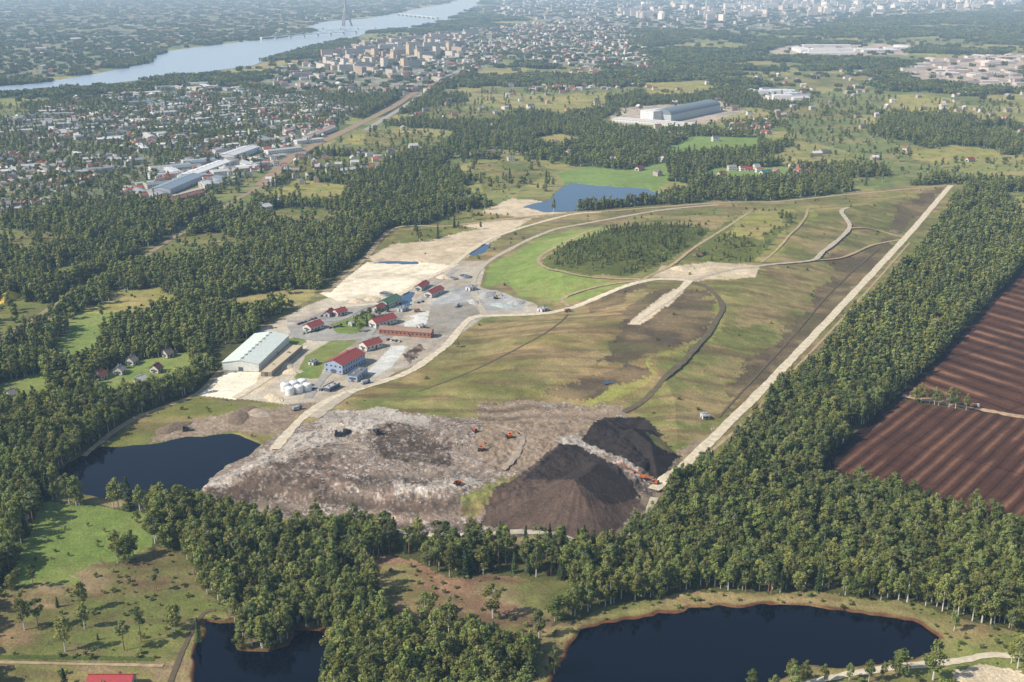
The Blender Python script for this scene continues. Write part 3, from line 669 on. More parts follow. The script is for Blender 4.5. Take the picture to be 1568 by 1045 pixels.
def building(name,p1,p2,W,h,roof='gable',wall=(205,205,200),rc=(150,60,50),rh=None,wins=True,far=False):
    P=(U0 if far else U)([p1,p2]); c=P.mean(0); d=P[1]-P[0]; L=float(np.linalg.norm(d)); yaw=math.atan2(d[1],d[0])
    BUILD.append((c[0],c[1],max(L,W)*.55+2))
    z=float(height(c[:1],c[1:])[0]) if not far else 0
    e=empty(name,(c[0],c[1],max(z,0)-.1),yaw)
    rh=rh if rh is not None else W*.22; wm=cm(wall); rm=cm(rc,.6)
    b=MB(); b.box((0,0,h/2),(L,W,h),wm)
    b.box((0,0,.25),(L+.15,W+.15,.5),cm((120,118,112)))
    if roof=='gable': b.poly([(-L/2,-W/2,h),(-L/2,W/2,h),(-L/2,0,h+rh),(L/2,-W/2,h),(L/2,W/2,h),(L/2,0,h+rh)],[(0,1,2),(4,3,5)],wm)
    add('walls',b.mesh('walls'),e)
    b=MB(); ov=.6
    if roof=='gable':
        t=.25; a=rh/(W/2)
        for s in(-1,1):
            y1=s*(W/2+ov); z1=h-ov*a
            vs=[(-L/2-ov,0,h+rh+.05),(L/2+ov,0,h+rh+.05),(L/2+ov,y1,z1+.05),(-L/2-ov,y1,z1+.05)]
            vs+=[(x,y,q+t) for x,y,q in vs]; fs=[(0,1,2,3),(7,6,5,4),(3,2,6,7),(0,3,7,4),(1,5,6,2)]
            b.poly(vs,fs,rm)
        b.box((0,0,h+rh+.35),(L+1.2,.5,.18),rm)
        if L<60: b.box((L*.2,W*.12,h+rh+.5),(.9,.9,1.4),cm((140,110,95)))
        else:
            for i in range(9): b.box((-L/2+(i+.5)*L/9,0,h+rh+.55),(2.2,1.6,.6),cm((170,176,176)))
    elif roof=='flat':
        b.box((0,0,h+.12),(L+.5,W+.5,.25),rm); 
        for s in(-1,1): b.box((0,s*(W/2+.1),h+.5),(L+.5,.25,.5),wm)
        b.box((L*.2,0,h+.75),(2,2,1),cm((150,150,150))); b.box((-L*.25,W*.1,h+.65),(1.5,1.5,.8),cm((170,170,170)))
    elif roof=='arch':
        n=10; vs=[]; 
        for i in range(n+1):
            a=math.pi*i/n; vs+=[(-L/2-.2,-W/2*math.cos(a),h+rh*math.sin(a)),(L/2+.2,-W/2*math.cos(a),h+rh*math.sin(a))]
        b.poly(vs,[(2*i,2*i+1,2*i+3,2*i+2) for i in range(n)]+[[2*i for i in range(n+1)],[2*i+1 for i in range(n,-1,-1)]],rm)
    add('roof',b.mesh('roof'),e)
    if wins:
        b=MB(); st=max(1,int(h/3.2)); n=max(2,int(L/3.5)); nw=max(1,int(W/4))
        for k in range(st):
            zz=(k+.55)*h/st
            for i in range(n):
                x=-L/2+(i+.5)*L/n
                for s in(-1,1): b.box((x,s*(W/2+.02),zz),(1.5,.1,1.3),glass)
            for i in range(nw):
                y=-W/2+(i+.5)*W/nw
                for s in(-1,1): b.box((s*(L/2+.02),y,zz),(.1,1.5,1.3),glass)
        add('windows',b.mesh('windows'),e)
    b=MB(); dw=min(4,W*.3); b.box((-L/2-.04,0,min(h*.45,1.9)),(.12,dw,min(h*.8,3.4)),cm((90,95,105))); b.box((L*.1,-W/2-.05,1.3),(1.4,.14,2.3),cm((90,70,60)))
    add('door',b.mesh('door'),e)
    return e
RED=(158,74,66)
building('white_industrial_hall',(369,569),(417,524),30,7,'gable',(222,225,220),(226,234,222),2.6,False)
building('storage_canopy',(408,577),(456,536),9,4,'flat',(150,140,120),(210,192,158),wins=False)
building('red_roof_workshop',(511,572),(546,553),17,8,'gable',(160,176,200),RED,3.2)
building('red_roof_office',(556,537),(580,530),10,5,'gable',(214,208,196),RED,2.6)
building('red_roof_office',(570,502),(602,493),11,5.5,'gable',(214,208,196),RED,2.8)
building('red_roof_house',(470,508),(490,501),10,4.5,'gable',(220,214,200),RED,2.6)
building('red_roof_house',(513,484),(528,480),8,4,'gable',(220,214,200),RED,2.2)
building('red_roof_house',(500,486),(508,480),6,3.5,'gable',(200,200,200),RED,2)
building('green_roof_building',(586,472),(607,464),12,5,'gable',(205,205,200),(84,118,92),2.4)
building('red_roof_house',(575,478),(586,473),7,4,'gable',(205,205,200),RED,2)
building('brick_long_building',(583,510),(662,516),9,5,'gable',(168,110,86),(160,132,112),2)
building('red_roof_house',(655,456),(674,447),9,4.5,'gable',(205,205,200),RED,2.2)
building('red_roof_house',(640,446),(652,438),8,4,'gable',(205,205,200),RED,2.2)
building('small_white_building',(716,446),(726,443),6,4,'flat',(220,220,218),(180,180,180))
building('small_white_building',(826,478),(836,475),6,3,'flat',(220,220,218),(200,200,200))
building('small_white_building',(1074,641),(1084,641),5,3,'flat',(225,225,222),(215,215,212))
building('boiler_house',(540,585),(556,572),8,5,'flat',(170,185,205),(120,120,125))
building('container_depot',(500,600),(516,592),6,3,'flat',(70,80,110),(190,190,190),wins=False)
building('portable_cabin',(536,500),(548,497),5,3,'flat',(220,220,215),(200,200,196))
building('portable_cabin',(640,505),(650,502),5,3,'flat',(220,220,215),(214,214,210))
building('portable_cabin',(612,478),(622,474),6,3.5,'flat',(200,205,210),(150,150,150))
building('portable_cabin',(476,560),(484,556),5,3,'flat',(220,220,215),(90,110,90))
building('factory_hall',(1012,186),(1088,170),48,15,'arch',(190,196,198),(128,138,144),11,False,True)
building('factory_office',(990,186),(1028,182),40,22,'flat',(240,240,238),(232,232,230),far=True)
building('factory_annex',(942,186),(1062,196),24,8,'flat',(226,226,222),(214,212,206),far=True)
building('warehouse',(286,276),(344,254),24,8,'gable',(232,232,230),(236,236,234),2,False)
building('warehouse',(346,246),(386,232),30,9,'gable',(222,222,222),(212,214,216),2,False)
building('warehouse',(246,298),(298,276),30,8,'gable',(180,190,200),(140,156,168),3,False)
building('warehouse',(262,312),(308,300),14,6,'gable',(190,120,100),(150,108,98),3,False)
building('warehouse',(470,215),(508,200),18,7,'gable',(200,196,190),(180,160,146),2,False,True)
building('farm_house',(386,326),(412,321),16,6,'gable',(215,212,205),(200,200,196),3)
for p,q,rc in [((198,560),(206,556),(150,140,130)),((150,582),(160,578),(140,80,66)),((252,548),(262,545),(120,110,105)),((210,590),(222,586),(220,215,205)),((372,404),(384,400),(205,200,190)),((180,575),(186,571),(170,168,160)),((236,572),(244,568),(120,70,60)),((400,262),(408,259),(150,70,60)),((12,612),(22,608),(160,150,140)),((520,265),(545,262),(220,218,210)),((975,262),(984,260),(150,80,70)),((1165,268),(1180,266),(70,130,140)),((1140,262),(1152,262),(150,70,60)),((1100,270),(1110,269),(150,90,70)),((930,250),(940,250),(150,80,70)),((1480,248),(1490,247),(150,70,60)),((140,1054),(205,1054),(176,52,56))]:
    building('farm_house',p,q,8 if p[1]<600 else 9,4,'gable',(215,208,195),rc,3)
def tanks():
    P=U([(437,598),(450,595),(463,592),(444,604),(458,601),(471,598)]); o=P.mean(0); e=empty('storage_tanks',(o[0],o[1],0),0); w=cm((244,244,242),.5,.05); g=cm((190,194,198))
    for i,p in enumerate(P-o):
        b=MB(); b.cyl((p[0],p[1],0),3.4,5.2,w,24); b.dome((p[0],p[1],5.2),3.4,1.0,w,24); b.cyl((p[0],p[1],6.1),.4,.6,g,8)
        for k in range(1,3): b.cyl((p[0],p[1],k*1.8),3.46,.1,g,24)
        add('tank_%d'%(i+1),b.mesh('tank'),e)
tanks()
def basin(p,r):
    c=U([p])[0]; b=MB(); n=32
    vs=[];g=cm((175,175,170))
    for rr,zz in((r,0),(r,2.2),(r-.5,2.2),(r-.5,1.4)):
        for i in range(n): a=2*math.pi*i/n; vs.append((rr*math.cos(a),rr*math.sin(a),zz))
    b.poly(vs,[(k*n+i,k*n+(i+1)%n,(k+1)*n+(i+1)%n,(k+1)*n+i) for k in range(3) for i in range(n)],g)
    b.poly(vs[3*n:],[list(range(n))],wblue); b.box((0,0,2.35),(2*r,.8,.2),g); b.cyl((0,0,1.4),.6,1.3,g,8)
    o=add('treatment_basin',b.mesh('basin')); o.location=(c[0],c[1],max(0,float(height(c[:1],c[1:])[0]))); BUILD.append((c[0],c[1],r+2))
basin((590,452),6); basin((712,425),6); basin((694,428),4)
def heap(name,p,r,h,m,seed):
    c=U([p])[0]; q=np.random.default_rng(seed); n=28; vs=[];fs=[]; K=7
    for k in range(K):
        t=1-k/K
        for i in range(n):
            a=2*math.pi*i/n; rr=r*t*(1+.18*math.sin(2*a+seed)+.08*math.sin(5*a+seed*2))+q.normal(0,.12); vs.append((rr*math.cos(a)*1.4,rr*math.sin(a),h*(1-t)**.85+q.normal(0,.08)-.15*(k==0)))
    vs.append((0,0,h)); 
    for k in range(K-1):
        for i in range(n): fs.append((k*n+i,k*n+(i+1)%n,(k+1)*n+(i+1)%n,(k+1)*n+i))
    for i in range(n): fs.append(((K-1)*n+i,(K-1)*n+(i+1)%n,K*n))
    b=MB(); b.poly(vs,fs,m); o=add(name,b.mesh(name)); o.location=(c[0],c[1],float(height(c[:1],c[1:])[0])); o.rotation_euler=(0,0,seed)
gr=mat('gravel_heap',srgb((180,178,172),.9),.95,.25,.8); sd=mat('sand_heap',srgb((218,200,168),.9),.95,.2,.5); bl=mat('glass_cullet',srgb((180,190,184),.9),.8,.25,.8); eh=mat('earth_heap',srgb((126,108,88),.9),.95,.25,.5)
for i,(n,p,r,h,m) in enumerate([('gravel_heap',(745,452),9,3,gr),('gravel_heap',(725,463),6,3,gr),('gravel_heap',(768,468),8,2,bl),('gravel_heap',(790,464),7,3,gr),('sand_heap',(432,560),8,3,sd),('sand_heap',(448,570),6,3,sd),
  ('earth_heap',(265,655),9,2.5,eh),('earth_heap',(365,640),9,2,eh),('earth_heap',(395,632),8,2,mtip),('earth_heap',(380,628),7,2,eh),('sand_heap',(680,425),7,3,sd),('sand_heap',(1040,412),7,3,sd),('earth_heap',(1070,390),6,3,eh),('sand_heap',(12,458),10,9,mat('yellow_tent',srgb((240,200,80),.9),.9,.15,.4)),('sand_heap',(420,610),7,2,sd),('earth_heap',(1370,355),6,2.5,eh),('sand_heap',(570,458),7,2,sd),('sand_heap',(545,462),6,2,sd)]): heap(n,p,r,h,m,i+1)  # the yellow mound at far left stands in for a rounded tent

# ------------------------------------------------------------------ vehicles
tyre=cm((30,30,30),.9); OR=cm((220,112,34),.5); YE=cm((190,150,60),.6); dkm=cm((50,50,52),.7)
def excavator(col):
    b=MB()
    for s in(-1,1):
        b.box((0,s*1.25,.5),(4.4,.6,.6),dkm); b.cyl((2.1,s*1.25,.5),.45,.62,tyre,10,ax='y'); b.cyl((-2.1,s*1.25,.5),.45,.62,tyre,10,ax='y')
    b.cyl((0,0,.8),.9,.4,dkm,12); b.box((-.5,0,1.8),(3.6,2.6,1.2),col,taper=.94); b.box((-1.9,0,1.75),(.9,2.7,1.4),dkm); b.box((.7,.8,2.4),(1.5,1.0,1.6),glass,taper=.85); b.box((.7,.8,3.25),(1.5,1.05,.12),col)
    b.box((2.6,-.2,3.4),(4.8,.45,.55),col,-.6,'y'); b.box((5.6,-.2,3.6),(3.4,.4,.5),col,.75,'y'); b.box((6.9,-.2,2.1),(1.0,1.1,1.0),dkm,.4,'y',.7)
    return b.mesh('excavator')
def bulldozer(col):
    b=MB()
    for s in(-1,1): b.box((0,s*1.3,.6),(4.2,.6,.9),dkm); 
    b.box((.7,0,1.6),(2.6,1.7,1.2),col,taper=.95); b.box((-1,0,2.2),(1.6,1.8,2.0),glass,taper=.88); b.box((-1,0,3.25),(1.7,1.9,.15),col); b.box((2.9,0,.9),(.3,3.8,1.4),col,.15,'y')
    for s in(-1,1): b.box((1.7,s*1.3,.8),(2.2,.2,.3),col)
    b.cyl((1.2,.4,2.2),.1,.9,dkm,8); return b.mesh('bulldozer')
def truck(col,bed):
    b=MB()
    for x in(-2.8,-1.5,2.4):
        for s in(-1,1): b.cyl((x,s*1.05,.5),.5,.35,tyre,12,ax='y')
    b.box((0,0,.85),(7,1.0,.3),dkm); b.box((2.7,0,1.9),(1.8,2.3,2.0),col,taper=.92); b.box((3.45,0,2.2),(.25,2.0,.8),glass); b.box((-.9,0,2.0),(5,2.4,1.9),bed,taper=1.03); return b.mesh('truck')
def car(col):
    b=MB()
    for x in(-1.3,1.3):
        for s in(-1,1): b.cyl((x,s*.78,.32),.32,.22,tyre,12,ax='y')
    b.box((0,0,.6),(4.3,1.7,.55),col,taper=.95); b.box((-.2,0,1.1),(2.3,1.5,.55),glass,taper=.78); b.box((-.2,0,1.4),(1.75,1.15,.06),col); return b.mesh('car')
ex1,ex2=excavator(OR),excavator(YE); bd2=bulldozer(cm((70,74,70),.6)); bd1=bulldozer(OR); tr1=truck(cm((220,220,220),.4),cm((150,110,80),.5)); tr2=truck(cm((80,96,140),.4),cm((170,175,180),.5))
def put(name,me,p,yaw,s=1.0):
    c=U([p])[0]; o=add(name,me); o.location=(c[0],c[1],float(height(c[:1],c[1:])[0])+.15); o.rotation_euler=(0,0,yaw); o.scale=(s,)*3
put('excavator',ex1,(1003,742),2.8,1.0); put('excavator',ex1,(780,671),.4,1.0); put('excavator',ex1,(737,690),1.2,1.0); put('bulldozer',bd1,(700,742),.6,.9); put('bulldozer',bd1,(728,662),2,.9)
put('bulldozer',bd2,(285,660),.3,1.1); put('bulldozer',bd2,(518,668),.2,1.2); put('bulldozer',bd2,(578,664),2,1.1); put('bulldozer',bd2,(530,664),1,1.1)
put('dump_truck',tr2,(455,628),.7); put('dump_truck',tr2,(560,588),.7); put('dump_truck',tr1,(640,478),.2); put('dump_truck',tr2,(700,470),1.2); put('excavator',ex2,(760,458),.5)
put('excavator',ex2,(1408,609),.1,.9); put('dump_truck',tr1,(1492,624),-.1,.9); put('dump_truck',tr1,(870,478),.4)
cars=[car(cm(c,.35)) for c in((225,225,225),(150,30,30),(40,60,110),(120,125,130),(30,32,36),(200,200,190))]
for (a,b_,n) in(((455,498),(500,482),9),((462,512),(520,500),10),((540,487),(562,478),5),((585,520),(615,524),5),((470,596),(495,598),6),((620,470),(650,462),5)):
    for i in range(n):
        if rng.random()<.8:
            t=(i+.5)/n; put('parked_car',cars[rng.integers(6)],(a[0]+(b_[0]-a[0])*t,a[1]+(b_[1]-a[1])*t),1.2+rng.normal(0,.05))
b=MB(); b.box((0,0,1.4),(3,2.2,1.6),OR,taper=.9); b.box((-7,0,5.2),(15,.5,.5),OR,.42,'y'); b.box((-14,0,8.6),(1.3,1.0,.8),OR)
for x in(-.9,.9):
    for s in(-1,1): b.cyl((x,s*1,.5),.5,.4,tyre,12,ax='y')
b.box((-6,0,2.6),(.3,1.4,4.6),OR); put('stacking_conveyor',b.mesh('stacking_conveyor'),(985,733),-.25,1.0)

# ------------------------------------------------------------------ towns (merged masses)
def wall_mat():
    m,t,b=newmat('town_walls'); N=t.nodes; l=t.links; at=N.new('ShaderNodeAttribute'); at.attribute_name='Col'; g=N.new('ShaderNodeNewGeometry')
    cr=N.new('ShaderNodeVectorMath'); cr.operation='CROSS_PRODUCT'; cr.inputs[1].default_value=(0,0,1); l.new(g.outputs['Normal'],cr.inputs[0])
    dt=N.new('ShaderNodeVectorMath'); dt.operation='DOT_PRODUCT'; l.new(g.outputs['Position'],dt.inputs[0]); l.new(cr.outputs[0],dt.inputs[1])
    sx=N.new('ShaderNodeSeparateXYZ'); l.new(g.outputs['Position'],sx.inputs[0])
    def win(src,per,w):
        a=N.new('ShaderNodeMath'); a.operation='DIVIDE'; a.inputs[1].default_value=per; l.new(src,a.inputs[0]); f=N.new('ShaderNodeMath'); f.operation='FRACT'; l.new(a.outputs[0],f.inputs[0])
        s=N.new('ShaderNodeMath'); s.operation='GREATER_THAN'; s.inputs[1].default_value=w; l.new(f.outputs[0],s.inputs[0]); return s.outputs[0]
    mu=N.new('ShaderNodeMath'); mu.operation='MULTIPLY'; l.new(win(dt.outputs['Value'],3.2,.55),mu.inputs[0]); l.new(win(sx.outputs['Z'],3.0,.55),mu.inputs[1])
    mx=N.new('ShaderNodeMix'); mx.data_type='RGBA'; mx.inputs['B'].default_value=(.06,.07,.09,1); l.new(mu.outputs[0],mx.inputs['Factor']); l.new(at.outputs['Color'],mx.inputs['A']); l.new(mx.outputs['Result'],b.inputs['Base Color']); b.inputs['Roughness'].default_value=.8
    return m
def roof_mat():
    m,t,b=newmat('town_roofs'); at=t.nodes.new('ShaderNodeAttribute'); at.attribute_name='Col'; t.links.new(at.outputs['Color'],b.inputs['Base Color']); b.inputs['Roughness'].default_value=.7; return m
WM,RM=wall_mat(),roof_mat()
def town(name,x,y,yaw,L,W,h,rh,wc,rc):
    n=len(x); z=np.zeros(n)
    lx=np.array([-1,1,1,-1,-1,1,1,-1,-1,1])*.5; ly=np.array([-1,-1,1,1,-1,-1,1,1,0,0])*.5
    vx=lx[None]*L[:,None]; vy=ly[None]*W[:,None]; vz=np.zeros((n,10)); vz[:,4:8]=h[:,None]; vz[:,8:]=(h+rh)[:,None]; vz[:,:4]=-.5
    c,s=np.cos(yaw)[:,None],np.sin(yaw)[:,None]
    V=np.stack([vx*c-vy*s+x[:,None],vx*s+vy*c+y[:,None],vz],-1).reshape(-1,3)
    fs=[(0,1,5,4),(1,2,6,5),(2,3,7,6),(3,0,4,7),(4,5,9,8),(6,7,8,9),(5,6,9),(7,4,8)]
    idx=np.concatenate([np.array(f) for f in fs]); ln=np.array([len(f) for f in fs])
    LI=(np.arange(n)[:,None]*10+idx[None]).ravel(); tot=len(idx)
    me=bpy.data.meshes.new(name); me.vertices.add(n*10); me.vertices.foreach_set('co',V.astype(np.float32).ravel())
    me.loops.add(n*tot); me.loops.foreach_set('vertex_index',LI.astype(np.int32)); me.polygons.add(n*8)
    st=np.concatenate([[0],np.cumsum(ln)[:-1]]); me.polygons.foreach_set('loop_start',(np.arange(n)[:,None]*tot+st[None]).ravel().astype(np.int32))
    me.polygons.foreach_set('use_smooth',np.zeros(n*8,bool)); me.update(calc_edges=True)
    isr=np.concatenate([np.full(k,r) for k,r in zip(ln,[0,0,0,0,1,1,0,0])]).astype(bool)
    cc=np.where(isr[None,:,None],rc[:,None,:],wc[:,None,:]); cc=np.concatenate([cc,np.ones(cc.shape[:2]+(1,))],-1)
    a=me.attributes.new('Col','FLOAT_COLOR','CORNER'); a.data.foreach_set('color',cc.astype(np.float32).ravel())
    me.materials.append(WM); me.materials.append(RM); me.polygons.foreach_set('material_index',np.tile(np.array([0,0,0,0,1,1,0,0],np.int32),n))
    return add(name,me)
wallp=srgb([(230,224,212),(212,204,190),(196,184,166),(238,236,230),(182,164,140),(206,180,150)],.9); roofp=srgb([(154,152,150),(184,182,178),(140,90,74),(116,108,100),(170,98,78),(212,210,206),(106,106,112)],.88)
def samp(poly,n):
    P=U0(poly); out=[]
    while len(out)<n:
        q=rng.random((n*4,2))*(P.max(0)-P.min(0))+P.min(0); k=inside(q[:,0],q[:,1],P)&~inside(q[:,0],q[:,1],RIVW); out+=list(q[k])
    return np.array(out[:n])
def houses(name,poly,n,Lr,Wr,hr,rhr,ang,wp=wallp,rp=roofp):
    q=samp(poly,n); r=rng.random
    den=fbm(q[:,0]/120,q[:,1]/120,2,1); q=q[den>np.quantile(den,.2)]; n=len(q)
    yaw=ang+np.where(r(n)<.4,math.pi/2,0)+rng.normal(0,.08,n)
    town(name,q[:,0],q[:,1],yaw,rng.uniform(*Lr,n),rng.uniform(*Wr,n),rng.uniform(*hr,n),rng.uniform(*rhr,n),wp[rng.integers(0,len(wp),n)]*rng.uniform(.8,1.1,(n,1)),rp[rng.integers(0,len(rp),n)]*rng.uniform(.8,1.1,(n,1)))
SUB=[(-150,200),(0,190),(120,150),(300,130),(480,150),(560,170),(520,195),(470,225),(350,285),(240,305),(-150,330)]
houses('suburban_houses',SUB,1700,(9,16),(8,11),(4,6.5),(1.5,3.5),.55)
houses('suburban_workshops',SUB,300,(25,70),(12,24),(5,8),(.5,2.5),.55,srgb([(226,226,224),(200,200,196),(214,206,190)],.9),srgb([(226,226,222),(174,180,182),(154,154,152),(200,198,190),(128,142,154)],.9))
houses('garden_cottages',[(-20,262),(60,250),(110,285),(90,315),(-20,330)],230,(5,8),(4,6),(3,4),(1.5,2.5),.4,rp=srgb([(200,200,196),(180,180,180),(150,120,110)],.85))
houses('town_houses',[(380,130),(430,105),(560,65),(760,40),(900,30),(1000,60),(1010,108),(900,104),(780,88),(640,150),(480,150)],1500,(12,28),(10,14),(5,10),(1,4),.5)
houses('apartment_blocks',[(430,118),(520,80),(640,55),(730,50),(700,90),(600,120),(480,140)],100,(50,90),(13,16),(14,28),(.3,.4),.5,srgb([(226,216,200),(210,198,178),(218,208,196),(204,182,160)],.9),srgb([(120,120,120),(150,150,148)],.85))
houses('city_blocks',[(720,22),(760,2),(760,-3),(1568,-3),(1568,10),(1460,20),(1300,28),(1250,42),(1100,50),(900,42)],1100,(20,80),(13,26),(8,20),(.3,3),.4,srgb([(226,224,220),(210,204,196),(196,186,178),(176,166,156)],.85),srgb([(170,170,170),(140,130,126),(120,120,122)],.8))
houses('high_rise_blocks',[(940,30),(960,8),(1250,2),(1560,-1),(1560,8),(1450,16),(1250,26),(1100,36)],210,(40,110),(14,18),(28,46),(.3,.4),.2,srgb([(246,246,244),(236,230,222),(222,210,200)],1.0),srgb([(190,190,190)],.85))
houses('riverside_district',[(-150,110),(0,120),(150,104),(240,74),(330,60),(470,42),(560,22),(690,2),(690,-3),(-150,-3)],1500,(12,60),(10,16),(5,14),(.3,4),.3)
houses('village_houses',[(1120,190),(1175,185),(1180,206),(1110,204)],45,(10,14),(8,10),(4,6),(2,4),.3,rp=srgb([(170,84,64),(150,110,96),(200,200,196)],.85))
houses('village_houses',[(1100,262),(1230,252),(1290,268),(1240,274),(1110,275)],22,(10,14),(8,10),(4,6),(2,4),.3,rp=srgb([(170,84,64),(150,110,96),(150,150,146)],.85))
houses('village_houses',[(780,120),(900,104),(1010,112),(990,135),(850,140)],130,(10,16),(8,10),(4,6),(2,4),.3,rp=srgb([(170,84,64),(150,110,96),(200,200,196)],.85))
houses('village_houses',[(380,262),(480,235),(620,225),(600,255),(450,310),(380,330)],70,(9,14),(8,10),(4,6),(2,4),.3)
houses('industrial_sheds',[(1390,108),(1430,92),(1568,84),(1568,138),(1500,133),(1400,123)],90,(25,90),(18,30),(6,10),(.5,2),.1,srgb([(232,220,210),(210,196,186)],.9),srgb([(220,212,204),(196,182,172),(164,146,138)],.9))
houses('industrial_sheds',[(1180,82),(1210,72),(1390,69),(1385,82),(1210,87)],14,(120,260),(25,40),(8,12),(.5,2),.02,srgb([(240,240,238)],.95),srgb([(232,232,232)],.95))
houses('industrial_sheds',[(1150,142),(1175,137),(1240,146),(1232,157),(1165,156)],16,(30,70),(18,30),(8,12),(.5,2),.1,srgb([(240,240,238)],.95),srgb([(214,216,218),(120,124,130)],.95))
houses('scattered_farms',[(560,230),(700,120),(1000,110),(1568,110),(1568,240),(1000,270),(700,280)],260,(10,18),(8,12),(4,7),(2,4),.3)
for i,(u,v,h) in enumerate([(527,106,34),(541,104,30),(560,106,34),(588,106,36),(619,106,34),(603,92,30),(500,100,28),(627,84,40),(640,90,34),(668,86,36),(688,78,32),(660,72,34),(610,76,30),(705,70,30),(574,88,32)]):
    building('apartment_tower',(u-3,v),(u+4,v-.6),16,h,'flat',(228,206,174) if i%3 else (232,224,212),(150,140,130),far=True)
def tv_tower():
    c=U0([(530,40)])[0]; e=empty('tv_tower',(c[0],c[1],0),.3); m=cm((160,150,148),.5); r=cm((186,80,64),.5)
    b=MB()
    for k in range(3):
        a=k*2*math.pi/3; 
        x0,y0=34*math.cos(a),34*math.sin(a); x1,y1=7*math.cos(a),7*math.sin(a); w=6
        vs=[(x0+dx,y0+dy,0) for dx,dy in((-w,-w),(w,-w),(w,w),(-w,w))]+[(x1+dx*.7,y1+dy*.7,90) for dx,dy in((-w,-w),(w,-w),(w,w),(-w,w))]
        b.poly(vs,[(0,1,5,4),(1,2,6,5),(2,3,7,6),(3,0,4,7),(4,5,6,7)],m)
    add('legs',b.mesh('legs'),e); b=MB(); b.cyl((0,0,84),13,16,m,16,10); b.cyl((0,0,100),8,110,m,12,5.5); b.cyl((0,0,205),11,10,m,16); add('shaft',b.mesh('shaft'),e)
    b=MB(); b.cyl((0,0,215),4,80,m,8,3); b.cyl((0,0,295),2.5,70,r,8,1); add('mast',b.mesh('mast'),e)
tv_tower()
def bridge(name,p,q,w,pyl):
    P=U0([p,q]); c=P.mean(0); d=P[1]-P[0]; L=float(np.linalg.norm(d)); e=empty(name,(c[0],c[1],0),math.atan2(d[1],d[0])); m=cm((214,214,208)); b=MB()
    b.box((0,0,13),(L,w,2.5),m); add('deck',b.mesh('deck'),e); b=MB(); n=max(4,int(L/90))
    for i in range(n+1): b.box((-L/2+i*L/n,0,5.8),(6,w*.8,11.8),m,taper=.9)
    add('piers',b.mesh('piers'),e)
    if pyl:
        b=MB(); n=6
        for i in range(n):
            x0=-L*.4+i*L*.8/n; k=8; s=L*.8/n
            for j in range(k):
                z0=14.3+11*math.sin(math.pi*j/k); z1=14.3+11*math.sin(math.pi*(j+1)/k); xa=x0+s*j/k; xb=x0+s*(j+1)/k; a=math.atan2(z1-z0,xb-xa)
                for sd_ in(-1,1): b.box(((xa+xb)/2,sd_*w*.4,(z0+z1)/2),(math.hypot(xb-xa,z1-z0),1,1.5),m,-a,'y')
        add('arches',b.mesh('arches'),e)
bridge('railway_bridge',(400,62),(545,52),14,True); bridge('road_bridge',(468,46),(575,46),24,False); bridge('road_bridge',(610,24),(670,30),24,False)

# ------------------------------------------------------------------ scatter trees
def forest(name,coll,idx,r0,r1,cell,weights,dens=1.0):
    x,y=candidates(r0,r1,cell); cl=classify(x,y); u=rng.random(len(x)); tp=TP[cl]*dens
    gap=fbm(x/28,y/28,3,5); tp=tp*np.where((gap<.38)&(tp>.8),.4,1)
    t=u<tp; bu=(~t)&(u<tp+BP[cl]*np.clip((fbm(x/20,y/20,3,2)-.3)*4,.1,1.6)); k=(t|bu); k[k]&=keepout(x[k],y[k]); x=x[k];y=y[k];bu=bu[k];cl=cl[k]
    names=sorted(idx,key=idx.get); big=[i for i,n in enumerate(names) if n!='zbush']; n=len(x)
    s=fbm(x/90,y/90,2,3); W=np.array([weights[names[i]] for i in big]); isc=np.array([names[i][0] in 'sp' for i in big])
    P=W[None]*np.where(isc[None],np.clip((s-.40)*5,.1,1.8)[:,None],1); P=P/P.sum(1)[:,None]; cu=np.cumsum(P,1)
    kind=(rng.random(n)[:,None]>cu).sum(1).clip(0,len(big)-1); kind=np.array(big)[kind]
    kind=np.where(bu,idx['zbush'],kind)
    sc=rng.uniform(.66,1.14,n)*(.80+.42*fbm(x/50,y/50,2,6)); 
    bf=(cl==CI['bushforest'])|(cl==CI['bushmix'])
    sc=np.where(bu,rng.uniform(.3,1.2,n),sc)
    bk=rng.choice([idx[q] for q in idx if q!='zbush'],n); sw=bf&(rng.random(n)<.8); kind=np.where(sw,bk,kind); sc=np.where(sw,rng.uniform(.25,.5,n),sc)
    S=np.stack([sc*rng.uniform(.95,1.3,n),sc*rng.uniform(.95,1.3,n),sc],1)
    z=height(x,y)-.2
    print(name,n); return scatter(name,coll,x,y,z,kind,S,rng.uniform(0,6.28,n))
wn={'birch_a':3,'birch_b':3,'birch_c':3,'broad_a':2.2,'spruce_a':1.3,'spruce_b':1.1,'pine_a':1.5,'pine_b':1.5}
wm_={'birch_a':3,'birch_b':3,'broad_a':3,'spruce_a':1.4,'pine_a':1.8}
forest('forest_trees_near',near,NI,370,820,3.9,wn,.93)
forest('forest_trees_middle',mid,MI,820,1500,4.5,wm_,.93)
forest('forest_trees_far',mid,MI,1500,3000,7.0,{**wm_,'broad_a':7})
def clumps(name,r0,r1,cell,s):
    x,y=candidates(r0,r1,cell,30); cl=classify(x,y); u=rng.random(len(x)); k=u<TP[cl]*.9+BP[cl]*.5; k[k]&=~inside(x[k],y[k],RIVW); x=x[k];y=y[k];n=len(x)
    sc=s*rng.uniform(.8,1.25,n)*np.where(TP[cl[k]]<.5,.6,1); print(name,n)
    scatter(name,far,x,y,0*x-.5,rng.integers(0,5,n),np.stack([sc,sc,rng.uniform(.75,1.15,n)*np.where(TP[cl[k]]<.5,.8,1)],1),rng.uniform(0,6.28,n))
clumps('distant_woodland',3000,6500,27,.95); clumps('horizon_woodland',6500,15500,62,2.3)
